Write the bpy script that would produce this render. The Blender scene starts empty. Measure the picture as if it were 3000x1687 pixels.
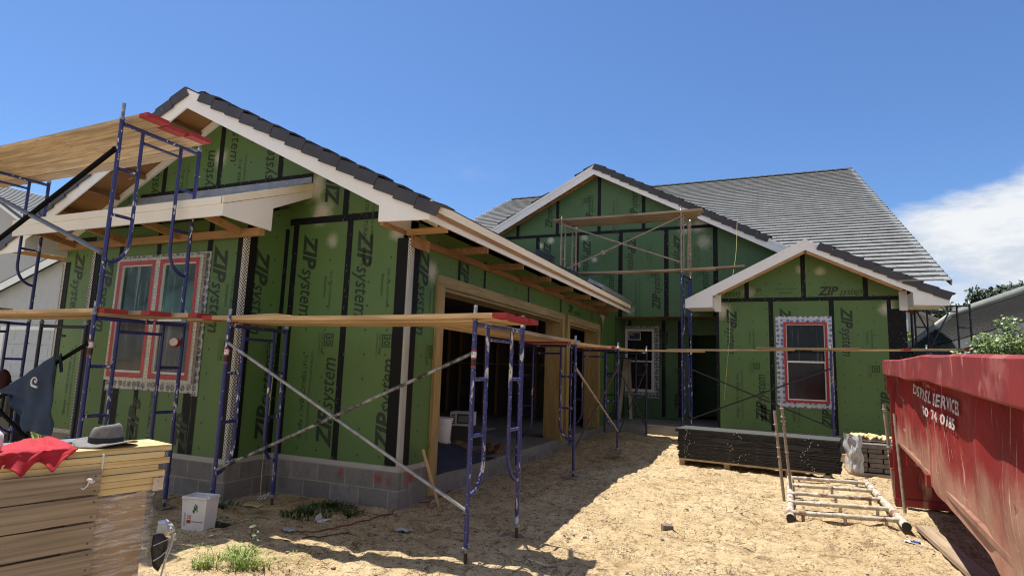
import bpy, math, random
from mathutils import Vector, Matrix, noise as mn
from mathutils.geometry import tessellate_polygon
random.seed(7)
V=Vector
scn=bpy.context.scene
COL=scn.collection
# ------------------------------------------------------------------ camera
YAW,PITCH,ROLL,FL,ZC=0.41002611,0.13622113,0.03342728,1.72405143,1.19246238
cy,sy,cp,sp=math.cos(YAW),math.sin(YAW),math.cos(PITCH),math.sin(PITCH)
fw=V((-sy*cp,cy*cp,sp)); r0=V((cy,sy,0)); u0=r0.cross(fw)
rt=math.cos(ROLL)*r0+math.sin(ROLL)*u0; up=-math.sin(ROLL)*r0+math.cos(ROLL)*u0
cam=bpy.data.cameras.new('camera'); camo=bpy.data.objects.new('camera',cam); COL.objects.link(camo)
cam.sensor_width=36; cam.lens=FL*12; cam.clip_start=.05; cam.clip_end=3000
camo.matrix_world=Matrix((( rt.x,up.x,-fw.x,0),(rt.y,up.y,-fw.y,0),(rt.z,up.z,-fw.z,ZC),(0,0,0,1)))
scn.camera=camo
KD=2576/3000
def ray(x,y):
    x/=KD; y/=KD
    return fw+(x-1500)/(FL*1000)*rt-(y-843.5)/(FL*1000)*up
def U(x,y,ax,v):                    # survey helper: sight line met with a measured plane
    d=ray(x,y); c=V((0,0,ZC)); i='XYZ'.index(ax); t=(v-c[i])/d[i]
    return c+t*d
# ------------------------------------------------------------------ materials
def nt(name):
    m=bpy.data.materials.new(name); m.use_nodes=True; t=m.node_tree; t.nodes.clear()
    o=t.nodes.new('ShaderNodeOutputMaterial'); b=t.nodes.new('ShaderNodeBsdfPrincipled')
    t.links.new(b.outputs[0],o.inputs[0]); return m,t,b
def nd(t,typ,**k):
    n=t.nodes.new(typ)
    for a,v in k.items():
        if a.startswith('i_'):
            key=a[2:]; key=int(key) if key.isdigit() else key.replace('_',' ')
            n.inputs[key].default_value=v
        else: setattr(n,a,v)
    return n
def coord(t,world,scale=(1,1,1),rot=(0,0,0)):
    if world: s=nd(t,'ShaderNodeNewGeometry').outputs['Position']
    else: s=nd(t,'ShaderNodeTexCoord').outputs['Object']
    mp=nd(t,'ShaderNodeMapping'); mp.inputs['Scale'].default_value=scale; mp.inputs['Rotation'].default_value=rot
    t.links.new(s,mp.inputs[0]); return mp.outputs[0]
def noise(t,vec,scale,detail=4,rough=.55,dist=0):
    n=nd(t,'ShaderNodeTexNoise',i_Scale=scale,i_Detail=detail,i_Roughness=rough,i_Distortion=dist)
    t.links.new(vec,n.inputs['Vector']); return n.outputs['Fac']
def ramp(t,fac,a,b,ca=0.,cb=1.):
    m=nd(t,'ShaderNodeMapRange',interpolation_type='SMOOTHSTEP'); t.links.new(fac,m.inputs[0])
    for i,v in enumerate((a,b,ca,cb)): m.inputs[i+1].default_value=v
    return m.outputs[0]
def mix(t,fac,c1,c2):
    m=nd(t,'ShaderNodeMix',data_type='RGBA')
    if isinstance(fac,(int,float)): m.inputs[0].default_value=fac
    else: t.links.new(fac,m.inputs[0])
    for i,c in ((6,c1),(7,c2)):
        if isinstance(c,(tuple,list)): m.inputs[i].default_value=(*c[:3],1)
        else: t.links.new(c,m.inputs[i])
    return m.outputs[2]
def mth(t,op,a,b=0.):
    m=nd(t,'ShaderNodeMath',operation=op)
    for i,x in enumerate((a,b)):
        if isinstance(x,(int,float)): m.inputs[i].default_value=x
        else: t.links.new(x,m.inputs[i])
    return m.outputs[0]
def bump(t,b,h,strength=.3,dist=.01):
    n=nd(t,'ShaderNodeBump',i_Strength=strength,i_Distance=dist); t.links.new(h,n.inputs['Height']); t.links.new(n.outputs[0],b.inputs['Normal'])
def M(name,c1,c2=None,scale=6,rough=.6,world=False,st=(1,1,1),bmp=0,metal=0,spots=(),rot=(0,0,0),detail=5):
    """two-tone noise material; spots=[(colour,scale,threshold,softness,stretch)]"""
    m,t,b=nt(name); v=coord(t,world,st,rot)
    n=noise(t,v,scale,detail); c=mix(t,ramp(t,n,.3,.7),c1,c2 or tuple(x*.7 for x in c1))
    for s in spots:
        sv=coord(t,world,s[4] if len(s)>4 else (1,1,1))
        k=noise(t,sv,s[1],4,.6); k=k if len(s)<6 else mth(t,'SUBTRACT',k,ramp(t,noise(t,coord(t,world),s[5],3),.38,.58,.22,0)); c=mix(t,ramp(t,k,s[2],s[2]+s[3]),c,s[0])
    t.links.new(c,b.inputs['Base Color']); b.inputs['Roughness'].default_value=rough; b.inputs['Metallic'].default_value=metal
    if bmp: bump(t,b,n,bmp,.01)
    return m
def wood(name,c1,c2,axis=0,world=False,rough=.75,grain=26,dark=None,gr=(.35,.68),ax=.07):
    m,t,b=nt(name); st=[1,1,1]; st[axis]=ax
    v=coord(t,world,tuple(st)); n=noise(t,v,grain,5,.6,.6); st2=[1,1,1]; st2[axis]=ax*2
    n2=noise(t,coord(t,world,tuple(st2)),5,3)
    c=mix(t,ramp(t,n,*gr),c1,c2); c=mix(t,ramp(t,n2,.45,.75,0,.45),c,dark or tuple(x*.55 for x in c2))
    kn=nd(t,'ShaderNodeTexVoronoi',i_Scale=3.3); t.links.new(coord(t,world,tuple(.6 if i==axis else 2. for i in range(3))),kn.inputs['Vector'])
    c=mix(t,ramp(t,kn.outputs['Distance'],.03,.09,.6,0),c,tuple(x*.3 for x in c2))
    t.links.new(c,b.inputs['Base Color']); b.inputs['Roughness'].default_value=rough; bump(t,b,n,.25,.004); return m
def zipmat(name,sprays=(),base=(.1,.188,.05)):
    m,t,b=nt(name); p=coord(t,True)
    n=noise(t,p,1.1,4); c=mix(t,ramp(t,n,.3,.75),base,tuple(x*y for x,y in zip(base,(.82,.86,.9))))
    n2=noise(t,coord(t,True,(1,1,.12)),9,4); c=mix(t,ramp(t,n2,.55,.8,0,.22),c,(.17,.2,.11))
    # nail heads in a regular grid: x+y along the wall, z up
    sx=nd(t,'ShaderNodeSeparateXYZ'); t.links.new(p,sx.inputs[0])
    a=mth(t,'ADD',sx.outputs[0],sx.outputs[1])
    fa=mth(t,'ABSOLUTE',mth(t,'SUBTRACT',mth(t,'FRACT',mth(t,'MULTIPLY',a,1/.305)),.5))
    fz=mth(t,'ABSOLUTE',mth(t,'SUBTRACT',mth(t,'FRACT',mth(t,'MULTIPLY',sx.outputs[2],1/.29)),.5))
    d=mth(t,'ADD',mth(t,'MULTIPLY',fa,fa),mth(t,'MULTIPLY',fz,fz))
    c=mix(t,ramp(t,d,.0016,.0036,.8,0),c,(.022,.035,.015))
    sc=noise(t,coord(t,True,(1.3,1.3,.5)),14,6,.7); c=mix(t,ramp(t,sc,.69,.75,0,.5),c,(.3,.34,.24))
    nz=noise(t,p,5,4); n3=noise(t,p,22,3)
    for (x,y,z,r,k) in sprays:
        vm=nd(t,'ShaderNodeVectorMath',operation='DISTANCE'); t.links.new(p,vm.inputs[0]); vm.inputs[1].default_value=(x,y,z)
        dd=mth(t,'ADD',mth(t,'DIVIDE',vm.outputs['Value'],r),mth(t,'ADD',mth(t,'MULTIPLY',nz,.9),mth(t,'MULTIPLY',n3,.35)))
        c=mix(t,ramp(t,dd,.75,1.6,k,0),c,(.62,.58,.5))
    t.links.new(c,b.inputs['Base Color']); b.inputs['Roughness'].default_value=.55; bump(t,b,n3,.05,.004); return m
def blockmat():
    m,t,b=nt('concrete_block'); p=coord(t,True); s=nd(t,'ShaderNodeSeparateXYZ'); t.links.new(p,s.inputs[0])
    cb=nd(t,'ShaderNodeCombineXYZ'); t.links.new(mth(t,'ADD',s.outputs[0],s.outputs[1]),cb.inputs[0]); t.links.new(s.outputs[2],cb.inputs[1])
    br=nd(t,'ShaderNodeTexBrick',i_Scale=1.,i_Mortar_Size=.009,i_Mortar_Smooth=.3,i_Brick_Width=.406,i_Row_Height=.203,i_Bias=0.)
    br.inputs['Color1'].default_value=(.27,.245,.22,1); br.inputs['Color2'].default_value=(.2,.185,.17,1); br.inputs['Mortar'].default_value=(.37,.33,.28,1)
    t.links.new(cb.outputs[0],br.inputs['Vector'])
    n=noise(t,p,7,5,.65); c=mix(t,ramp(t,n,.4,.75,0,.5),br.outputs['Color'],(.1,.095,.09))
    n2=noise(t,coord(t,True,(1,1,.3)),3.2,3); c=mix(t,ramp(t,n2,.62,.75,0,.45),c,(.36,.33,.28))
    for (x,y,z,r) in ((-4.62,5.777,-.07,.05),(-4.08,5.777,-.1,.06),(-3.93,5.777,-.1,.05),(-3.815,6.0,-.08,.1)):
        vm=nd(t,'ShaderNodeVectorMath',operation='DISTANCE'); t.links.new(p,vm.inputs[0]); vm.inputs[1].default_value=(x,y,z)
        c=mix(t,ramp(t,mth(t,'ADD',vm.outputs['Value'],mth(t,'MULTIPLY',noise(t,coord(t,True,(1,1,.5)),16,4),.2)),r*.6+.06,r+.13,.7,0),c,(.36,.04,.03))
    t.links.new(c,b.inputs['Base Color']); b.inputs['Roughness'].default_value=.9
    h=mth(t,'ADD',mth(t,'MULTIPLY',br.outputs['Fac'],-1.),mth(t,'MULTIPLY',noise(t,p,60,3),.4)); bump(t,b,h,.6,.006); return m
def perfmat(name,k=1/.041):
    m,t,b=nt(name); p=coord(t,True); s=nd(t,'ShaderNodeSeparateXYZ'); t.links.new(p,s.inputs[0])
    a=mth(t,'MULTIPLY',mth(t,'ADD',s.outputs[0],s.outputs[1]),k); z=mth(t,'MULTIPLY',s.outputs[2],k)
    f1=mth(t,'ABSOLUTE',mth(t,'SUBTRACT',mth(t,'FRACT',mth(t,'ADD',a,z)),.5)); f2=mth(t,'ABSOLUTE',mth(t,'SUBTRACT',mth(t,'FRACT',mth(t,'SUBTRACT',a,z)),.5))
    d=mth(t,'MAXIMUM',f1,f2); c=mix(t,ramp(t,d,.3,.4),(.03,.03,.027),(.8,.77,.7))
    t.links.new(c,b.inputs['Base Color']); b.inputs['Roughness'].default_value=.5; return m
def tapemat(name,base=(.008,.009,.012),mark=(.26,.27,.31),th=.645):
    m,t,b=nt(name); p=coord(t,True,(1,1,1)); n=noise(t,coord(t,True,(5,5,1.8)),5,6,.75); c=mix(t,ramp(t,n,th-.035,th+.02,0,.85),base,mark)
    n2=noise(t,p,30,3); c=mix(t,ramp(t,n2,.68,.74,0,.35),c,mark)
    t.links.new(c,b.inputs['Base Color']); b.inputs['Roughness'].default_value=.6; b.inputs['Specular IOR Level'].default_value=.2; bump(t,b,n,.3,.004); return m
def printtape(name,base,mark,sc=20,th=.3):
    m,t,b=nt(name); v=coord(t,True); vo=nd(t,'ShaderNodeTexVoronoi',i_Scale=sc*.55,i_Randomness=.35); t.links.new(v,vo.inputs['Vector'])
    n=noise(t,v,sc*4.5,2,.5,1.2)
    k=mth(t,'MULTIPLY',ramp(t,vo.outputs['Distance'],th+.14,th+.2,1,0),ramp(t,n,.42,.47))
    w=noise(t,v,13,5,.7); c=mix(t,ramp(t,w,.3,.7),base,tuple(x*.72 for x in base)); c=mix(t,k,c,mark)
    t.links.new(c,b.inputs['Base Color']); b.inputs['Roughness'].default_value=.35; bump(t,b,w,.6,.008); return m
def glassmat(name,c1,c2,streak=.25,scol=(.5,.52,.5)):
    m,t,b=nt(name); v=coord(t,True,(1,1,.06)); n=noise(t,v,16,5,.65,.4)
    z=nd(t,'ShaderNodeSeparateXYZ'); t.links.new(coord(t,True),z.inputs[0]); g=noise(t,coord(t,True),1.3,3)
    c=mix(t,ramp(t,g,.35,.65),c1,c2); c=mix(t,ramp(t,n,.56,.74,0,streak),c,scol)
    t.links.new(c,b.inputs['Base Color']); b.inputs['Roughness'].default_value=.12; b.inputs['Specular IOR Level'].default_value=.3
    bump(t,b,noise(t,coord(t,True,(1,1,.25)),9,3),.06,.01); return m
GLASS=None
m_zipF=zipmat('green_sheathing_front',[(-5.2,5.777,3.1,.24,.8),(-5.0,5.777,2.72,.13,.5),(-4.02,5.777,2.78,.16,.6),(-5.35,5.777,3.45,.25,.8),(-4.95,5.777,3.75,.2,.5),(-7.15,5.777,4.05,.2,.75),(-5.45,5.1,2.65,.15,.5),(-6.0,5.777,4.1,.12,.3)])
m_zipB=zipmat('green_sheathing_bay',[(-8.45,5.1,2.65,.15,.5)])
m_zipS=zipmat('green_sheathing_side',[(-3.815,6.25,2.35,.2,.7),(-3.815,14.6,2.62,.35,.9),(-3.815,6.0,2.68,.15,.6)])
m_zipM=zipmat('green_sheathing_gable',[(-6.1,16.07,4.85,.13,.9),(-5.8,16.07,4.98,.15,.85),(-5.15,16.07,5.4,.12,.8),(-4.75,16.07,5.0,.16,.6),(-4.45,16.07,4.35,.11,.8),(-4.95,16.07,4.2,.13,.6),(-1.95,16.07,5.12,.26,.85),(-1.45,16.07,4.7,.28,.5),(-4.2,16.07,4.55,.1,.9),(-3.4,15.9,2.85,.25,.9),(-1.55,16.07,5.2,.3,.8)],base=(.077,.162,.062))
m_zipE=zipmat('green_sheathing_entry',[(-.95,14.776,2.75,.28,.9),(-.35,14.776,3.15,.2,.4),(1.15,14.776,3.6,.16,.6),(2.4,14.776,2.75,.22,.8),(.75,14.776,3.65,.15,.5)],base=(.098,.185,.052))
m_ink=M('dark_print',(.014,.026,.012),(.02,.034,.016),rough=.6)
m_inkS=M('faded_print',(.03,.052,.02),(.045,.075,.03),rough=.6)
m_tape=tapemat('black_seam_tape')
m_flash=tapemat('black_flexible_flashing',(.007,.007,.007),(.06,.06,.06),.95)
m_block=blockmat()
m_perf=perfmat('white_perforated_strip')
m_wptape=printtape('white_printed_tape',(.52,.53,.54),(.05,.055,.06),20)
m_bptape=printtape('white_blue_printed_tape',(.62,.66,.72),(.04,.05,.28),17,.17)
m_trim=M('primed_trim',(.84,.83,.79),(.8,.79,.75),3,.6,True,spots=[((.5,.43,.33),2.5,.68,.1)],bmp=.05)
m_trimw=M('white_primed_trim',(.82,.84,.86),(.78,.8,.82),3,.55,True,spots=[((.5,.46,.4),2.5,.7,.1)],bmp=.05)
m_cream=wood('raw_pine_strip',(.87,.82,.69),(.83,.77,.62),1,True,dark=(.74,.64,.45))
m_ply=M('plywood_soffit',(.36,.19,.075),(.25,.115,.042),4,.7,True,st=(1,.22,1),spots=[((.52,.42,.3),3.5,.66,.1)],bmp=.1)
m_frameY=wood('spruce_framing_y',(.29,.155,.075),(.2,.1,.045),1,True)
m_frameX=wood('spruce_framing_x',(.42,.25,.12),(.3,.17,.075),0,True)
m_stud=wood('stud_wood',(.4,.23,.12),(.28,.15,.075),2,True)
m_buck=wood('treated_pine_upright',(.43,.3,.125),(.31,.2,.075),2,True)
m_buckY=wood('treated_pine_header',(.42,.32,.15),(.29,.21,.09),1,True)
m_tile=M('glare_lightened_tile',(.28,.29,.285),(.225,.235,.23),2.2,.42,True,bmp=.05,spots=[((.32,.32,.31),.9,.6,.2),((.17,.17,.17),4.,.7,.1,(1,.25,1))])  # same tile as the rakes, sun glare lightened into its colour
m_tileD=M('shade_darkened_tile',(.052,.052,.062),(.036,.036,.044),3,.55,True,bmp=.1,spots=[((.09,.09,.1),6,.62,.1)])  # dark copy of the roof tile, shade of the rakes put into the colour
m_tileG=M('slate_rake_tile',(.06,.068,.08),(.045,.05,.06),3,.5,True,bmp=.1)
m_under=M('roof_underlayment',(.035,.035,.037),(.025,.025,.026),5,.8,True)
m_galv=M('galvanized_flashing',(.33,.36,.4),(.24,.27,.32),7,.45,True,metal=.3,spots=[((.5,.52,.55),9,.66,.1)])
m_conc=M('slab_concrete',(.27,.26,.24),(.2,.19,.175),2.5,.85,True,bmp=.1,spots=[((.15,.14,.12),4,.62,.12)])
m_vinyl=M('white_vinyl',(.74,.72,.68),(.7,.68,.64),4,.4,True)
m_redtape=M('red_protective_film',(.45,.03,.03),(.36,.02,.022),7,.4,True,spots=[((.6,.25,.22),15,.7,.1)])
m_paneL=glassmat('reflection_tint_pane_bay',(.07,.2,.19),(.02,.05,.05),.6,(.5,.58,.56))  # teal is the reflection in the glass, put into the base colour
m_paneLs=glassmat('screen_pane_bay',(.075,.075,.07),(.05,.05,.05),.45,(.3,.3,.29))
m_paneE=glassmat('dark_pane_entry',(.01,.01,.011),(.005,.005,.006),.45,(.2,.21,.22))
m_paneEs=glassmat('dark_screen_entry',(.032,.03,.036),(.026,.014,.018),.2,(.12,.12,.13))
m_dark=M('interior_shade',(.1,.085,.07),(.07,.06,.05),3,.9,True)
m_dry=M('drywall_sheet',(.42,.4,.36),(.38,.36,.32),4,.8,True)
m_blue=M('chipped_blue_paint',(.024,.03,.165),(.018,.023,.12),8,.38,spots=[((.62,.62,.62),34,.56,.03,(1,1,.4),2.3),((.12,.06,.04),20,.66,.05),((.05,.05,.075),18,.7,.05)],bmp=.1)
m_blueW=M('mortar_spattered_blue_paint',(.027,.034,.19),(.021,.026,.14),8,.42,spots=[((.62,.61,.6),24,.53,.05,(1,1,.25),1.7),((.6,.6,.6),60,.62,.03),((.3,.04,.05),3,.66,.03),((.05,.05,.07),30,.6,.05)],bmp=.15)
m_blueD=M('dark_navy_paint',(.016,.02,.055),(.012,.014,.035),8,.45,spots=[((.3,.3,.32),24,.71,.04)])
m_galvp=M('galvanized_tube',(.4,.4,.4),(.25,.25,.26),14,.4,metal=.6,spots=[((.06,.06,.065),14,.62,.06),((.65,.65,.63),18,.64,.05)])
m_greyp=M('grey_tube',(.12,.13,.15),(.09,.1,.12),10,.45,metal=.2)
m_blackp=M('black_tube',(.014,.014,.016),(.02,.02,.022),12,.5,spots=[((.25,.25,.25),18,.74,.04)])
m_rust=M('rusty_steel',(.1,.045,.025),(.05,.025,.018),16,.8,spots=[((.3,.28,.26),12,.66,.05)],bmp=.3)
m_rackp=M('mortar_coated_pipe',(.52,.47,.38),(.4,.35,.27),16,.75,spots=[((.2,.1,.06),5,.54,.08),((.72,.67,.58),14,.56,.05),((.3,.26,.2),26,.58,.05)],bmp=.8)
m_oldpole=M('weathered_pole',(.36,.29,.22),(.24,.19,.15),14,.8,spots=[((.55,.5,.42),9,.63,.05),((.14,.05,.04),5,.68,.04)],bmp=.6)
m_plank=wood('new_plank',(.66,.47,.26),(.48,.31,.15),0,gr=(.4,.62))
m_plankO=wood('weathered_plank',(.42,.32,.21),(.28,.2,.13),0,dark=(.11,.085,.065))
m_plankU=wood('stained_plank',(.58,.44,.28),(.39,.28,.165),0,dark=(.2,.16,.11),grain=34,gr=(.4,.62))
m_redend=M('red_painted_end',(.36,.025,.022),(.28,.018,.018),9,.6,spots=[((.5,.3,.25),14,.72,.05)])
m_redst=M('red_dumpster_paint',(.3,.014,.016),(.2,.009,.012),1.6,.45,bmp=.08,spots=[((.36,.065,.05),2.6,.5,.2,(1,.35,.5)),((.44,.26,.18),3.2,.62,.1,(1.4,.9,.22)),((.1,.012,.012),5,.66,.08,(1,1,.15)),((.5,.36,.27),14,.7,.05,(.6,1,.12))])
def dumpmat():
    m,t,b=nt('dirty_dumpster_side'); v=coord(t,False); c=mix(t,ramp(t,noise(t,v,1.4,5),.3,.7),(.29,.011,.012),(.19,.008,.009))
    c=mix(t,ramp(t,noise(t,coord(t,False,(1,.4,.7)),2.4,5,.65),.48,.7,0,.55),c,(.36,.06,.05))
    sx=nd(t,'ShaderNodeSeparateXYZ'); t.links.new(v,sx.inputs[0])
    low=mth(t,'ADD',ramp(t,sx.outputs[2],.85,1.6,1,0),mth(t,'MULTIPLY',mth(t,'SUBTRACT',noise(t,coord(t,False,(1,.6,.45)),2.2,6,.65),.5),2.2))
    c=mix(t,ramp(t,low,.45,1.15,0,.8),c,(.4,.245,.165))
    for (sc,th,soft,col,st) in ((7,.6,.05,(.48,.33,.24),(1,1.6,.12)),(16,.63,.04,(.55,.42,.33),(1,1.5,.1)),(5,.64,.06,(.09,.013,.013),(1,1.6,.14)),(24,.66,.04,(.1,.02,.018),(1,.5,.5)),(12,.66,.03,(.5,.37,.28),(1,.16,1.2))):
        c=mix(t,ramp(t,noise(t,coord(t,False,st),sc,5,.65,.5),th,th+soft,0,.75),c,col)
    t.links.new(c,b.inputs['Base Color']); b.inputs['Roughness'].default_value=.72; b.inputs['Specular IOR Level'].default_value=.3; bump(t,b,noise(t,v,7,6,.65),.35,.02); return m
m_redlow=dumpmat()
m_redrim=M('faded_red_rim',(.24,.015,.015),(.17,.01,.011),3,.75,spots=[((.33,.09,.08),2.6,.5,.2),((.36,.13,.11),9,.6,.1,(1,1.2,.4)),((.6,.47,.38),13,.69,.04,(1,1.5,.25)),((.1,.015,.015),14,.64,.06,(1,1,.4))],bmp=.3)
m_pathw=M('old_white_stencil',(.62,.58,.55),(.5,.45,.42),9,.7,spots=[((.28,.02,.02),17,.7,.05)])
m_black=M('black_plastic',(.012,.012,.013),(.02,.02,.021),9,.5)
m_lath=M('black_metal_lath',(.022,.021,.02),(.012,.012,.012),60,.55,st=(.06,1,1),spots=[((.075,.07,.065),30,.6,.08,(.02,1,1))],bmp=.6)
m_lathT=M('pale_lath_sheet',(.075,.078,.075),(.045,.047,.046),40,.6,bmp=.7)  # paler lath for the top sheets and two lower lines
m_tie=M('white_tie',(.75,.74,.72),None,5,.5)
m_hat=M('grey_felt',(.2,.19,.185),(.14,.135,.13),22,.9,bmp=.3)
m_hatb=M('dark_hat_band',(.025,.022,.024),None,9,.8)
m_redcl=M('red_cloth',(.42,.014,.028),(.34,.01,.02),3,.85,bmp=.1)
m_shirt=M('navy_shirt',(.022,.042,.085),(.016,.03,.062),4,.9,bmp=.15)
m_white=M('plain_white',(.72,.71,.69),(.62,.61,.6),6,.6)
m_lumY=wood('yellow_lumber',(.7,.55,.28),(.48,.33,.13),0,gr=(.4,.65),ax=.03)
m_lumO=wood('weathered_crate_board',(.37,.29,.195),(.17,.125,.085),0,grain=34,dark=(.115,.1,.08),gr=(.3,.78),ax=.022)
m_bluegrey=M('blue_grey_board',(.2,.24,.32),None,5,.7)
m_tarp=M('dark_blue_tarp',(.016,.024,.05),(.011,.016,.034),5,.7,bmp=.3)
m_paper=M('brown_paper',(.2,.11,.06),(.12,.065,.035),5,.85,bmp=.3)
m_leaf=M('shrub_leaf',(.13,.2,.035),(.06,.115,.02),3,.45,spots=[((.2,.27,.06),5,.6,.1)])
m_leafD=M('pine_needles',(.035,.065,.022),(.018,.036,.014),4,.6)
m_bark=M('bark',(.1,.075,.055),(.05,.04,.03),12,.9,bmp=.5)
m_grass=M('grass_blade',(.3,.36,.09),(.17,.25,.05),3,.6,spots=[((.36,.33,.14),4,.62,.1)])
m_weed=M('weed_leaf',(.055,.1,.02),(.03,.055,.012),6,.5)
m_twig=M('brown_twig',(.09,.055,.033),(.05,.032,.02),9,.9)
m_stone=M('grey_stone',(.2,.17,.15),(.14,.12,.11),9,.9,bmp=.4)
m_cord=M('red_cord',(.25,.03,.025),None,5,.6)
m_string=M('yellow_string',(.6,.58,.25),None,5,.7)
m_nwall=M('pale_grey_stucco',(.4,.41,.43),(.37,.38,.4),4,.8,True)
m_nwallY=M('cream_stucco',(.42,.35,.23),(.38,.31,.2),4,.85,True)
m_ngrey=M('grey_fascia',(.24,.26,.28),None,4,.6,True)
m_shiny=M('white_plastic_wrap',(.5,.51,.53),(.38,.39,.42),9,.18,bmp=1.,spots=[((.75,.76,.78),14,.6,.08)])
m_skin=None
# stretch film: thin glossy film over boards
def filmmat():
    m,t,b=nt('clear_stretch_film'); b.inputs['Base Color'].default_value=(.8,.77,.72,1); b.inputs['Roughness'].default_value=.2
    v=coord(t,False,(1,1,3.5),(0,0,0)); n=noise(t,coord(t,False,(2.5,2.5,30)),1.,6,.7,1.2); n2=noise(t,v,5,3); bump(t,b,mth(t,'ADD',n,n2),.5,.012)
    t.links.new(ramp(t,n,.42,.68,.08,.62),b.inputs['Alpha']); return m
m_film=filmmat()
# ------------------------------------------------------------------ mesh builder
class MB:
    def __init__(s): s.v=[]; s.f=[]; s.m=[]; s.mi=0; s.smooth=[]
    def face(s,pts,mi=None,sm=False):
        n=len(s.v); s.v+=[V(p) for p in pts]; s.f.append(list(range(n,n+len(pts)))); s.m.append(s.mi if mi is None else mi); s.smooth.append(sm)
    def obox(s,o,a,b,c,mi=None):    # box from corner o with edge vectors a,b,c
        o,a,b,c=V(o),V(a),V(b),V(c)
        if a.cross(b).dot(c)<0: a,b=b,a
        p=[o,o+a,o+a+b,o+b,o+c,o+a+c,o+a+b+c,o+b+c]
        for q in ((0,3,2,1),(4,5,6,7),(0,1,5,4),(1,2,6,5),(2,3,7,6),(3,0,4,7)): s.face([p[i] for i in q],mi)
    def box(s,x0,x1,y0,y1,z0,z1,mi=None): s.obox((x0,y0,z0),(x1-x0,0,0),(0,y1-y0,0),(0,0,z1-z0),mi)
    def beam(s,p,q,w,h,upv=(0,0,1),mi=None):     # centred bar from p to q
        p,q=V(p),V(q); d=(q-p); k=V(upv); a=d.cross(k)
        if a.length<1e-6: a=d.cross(V((1,0,0)))
        a=a.normalized()*w; c=a.cross(d).normalized()*h
        s.obox(p-a/2-c/2,d,a,c,mi)
    def prism(s,poly,ext,mi=None):
        poly=[V(p) for p in poly]; e=V(ext); n=V((0,0,0))
        for i in range(len(poly)): n+=poly[i].cross(poly[(i+1)%len(poly)])
        if n.dot(e)>0: poly=poly[::-1]
        s.face(poly,mi); s.face([p+e for p in poly][::-1],mi)
        for i in range(len(poly)):
            a,b=poly[i],poly[(i+1)%len(poly)]; s.face([b,a,a+e,b+e],mi)
    def tube(s,pts,r,n=10,mi=None,caps=True,rs=None):
        pts=[V(p) for p in pts]; rings=[]; base=None
        for i,p in enumerate(pts):
            d=(pts[min(i+1,len(pts)-1)]-pts[max(i-1,0)]).normalized()
            if base is None: base=d.orthogonal().normalized()
            a=(base-d*base.dot(d)).normalized(); base=a; b=d.cross(a); rr=rs[i] if rs else r
            rings.append([p+(a*math.cos(t)+b*math.sin(t))*rr for t in (2*math.pi*k/n for k in range(n))])
        o=len(s.v)
        for g in rings: s.v+=g
        for i in range(len(rings)-1):
            for k in range(n):
                k2=(k+1)%n; s.f.append([o+i*n+k,o+i*n+k2,o+(i+1)*n+k2,o+(i+1)*n+k]); s.m.append(s.mi if mi is None else mi); s.smooth.append(True)
        if caps: s.face(rings[0][::-1],mi); s.face(rings[-1],mi)
    def grid(s,fn,nu,nv,mi=None,sm=True):
        o=len(s.v)
        for j in range(nv+1):
            for i in range(nu+1): s.v.append(V(fn(i/nu,j/nv)))
        for j in range(nv):
            for i in range(nu):
                a=o+j*(nu+1)+i; s.f.append([a,a+1,a+nu+2,a+nu+1]); s.m.append(s.mi if mi is None else mi); s.smooth.append(sm)
    def lathe(s,prof,c,n=20,mi=None,sx=1,sy=1):
        c=V(c); s.grid(lambda u,v:c+V((math.cos(u*2*math.pi)*_lerp(prof,v)[0]*sx,math.sin(u*2*math.pi)*_lerp(prof,v)[0]*sy,_lerp(prof,v)[1])),n,len(prof)-1,mi)
    def sheet(s,outer,holes,fn,nrm,mi=None):    # flat polygon with holes, fn maps 2-D to 3-D
        loops=[[V((x,y,0)) for x,y in L] for L in [outer]+list(holes)]
        flat=[p for L in loops for p in L]
        for t in tessellate_polygon(loops):
            q=[fn(flat[i].x,flat[i].y) for i in t]
            if (q[1]-q[0]).cross(q[2]-q[0]).dot(V(nrm))<0: q=q[::-1]
            s.face(q,mi)
    def build(s,name,mats,parent=None,loc=None):
        me=bpy.data.meshes.new(name)
        o=bpy.data.objects.new(name,me); COL.objects.link(o)
        off=V(loc) if loc is not None else V((0,0,0))
        if parent is not None and loc is None and parent.get('wl'): off=V(parent.location)
        if parent is not None and parent.get('off') is not None: off=V(parent['off'])
        me.from_pydata([p-off for p in s.v],[],s.f)
        for m in (mats if isinstance(mats,(list,tuple)) else [mats]): me.materials.append(m)
        me.polygons.foreach_set('material_index',s.m); me.polygons.foreach_set('use_smooth',s.smooth)
        me.update()
        if parent is not None:
            o.parent=parent
            if loc is None: o['off']=list(off)
            else: o.location=loc
        elif loc is not None: o.location=loc; o['off']=list(off)
        return o
def _lerp(prof,v):
    x=v*(len(prof)-1); i=min(int(x),len(prof)-2); f=x-i; return (prof[i][0]*(1-f)+prof[i+1][0]*f,prof[i][1]*(1-f)+prof[i+1][1]*f)
def thing(name,label,cat,loc=(0,0,0),rot=(0,0,0),group=None,local=False):
    """local=False: children meshes are written in world coordinates"""
    o=bpy.data.objects.new(name,None); COL.objects.link(o); o.empty_display_size=.1
    o.location=loc; o.rotation_euler=rot; o['label']=label; o['category']=cat
    if group: o['group']=group
    if not local: o['wl']=1
    return o
def tag(o,label,cat,group=None,kind=None):
    if label: o['label']=label
    if cat: o['category']=cat
    if group: o['group']=group
    if kind: o['kind']=kind
    return o
def clean():
    for o in bpy.data.objects:
        for k in ('wl','off'):
            if k in o: del o[k]
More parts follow.
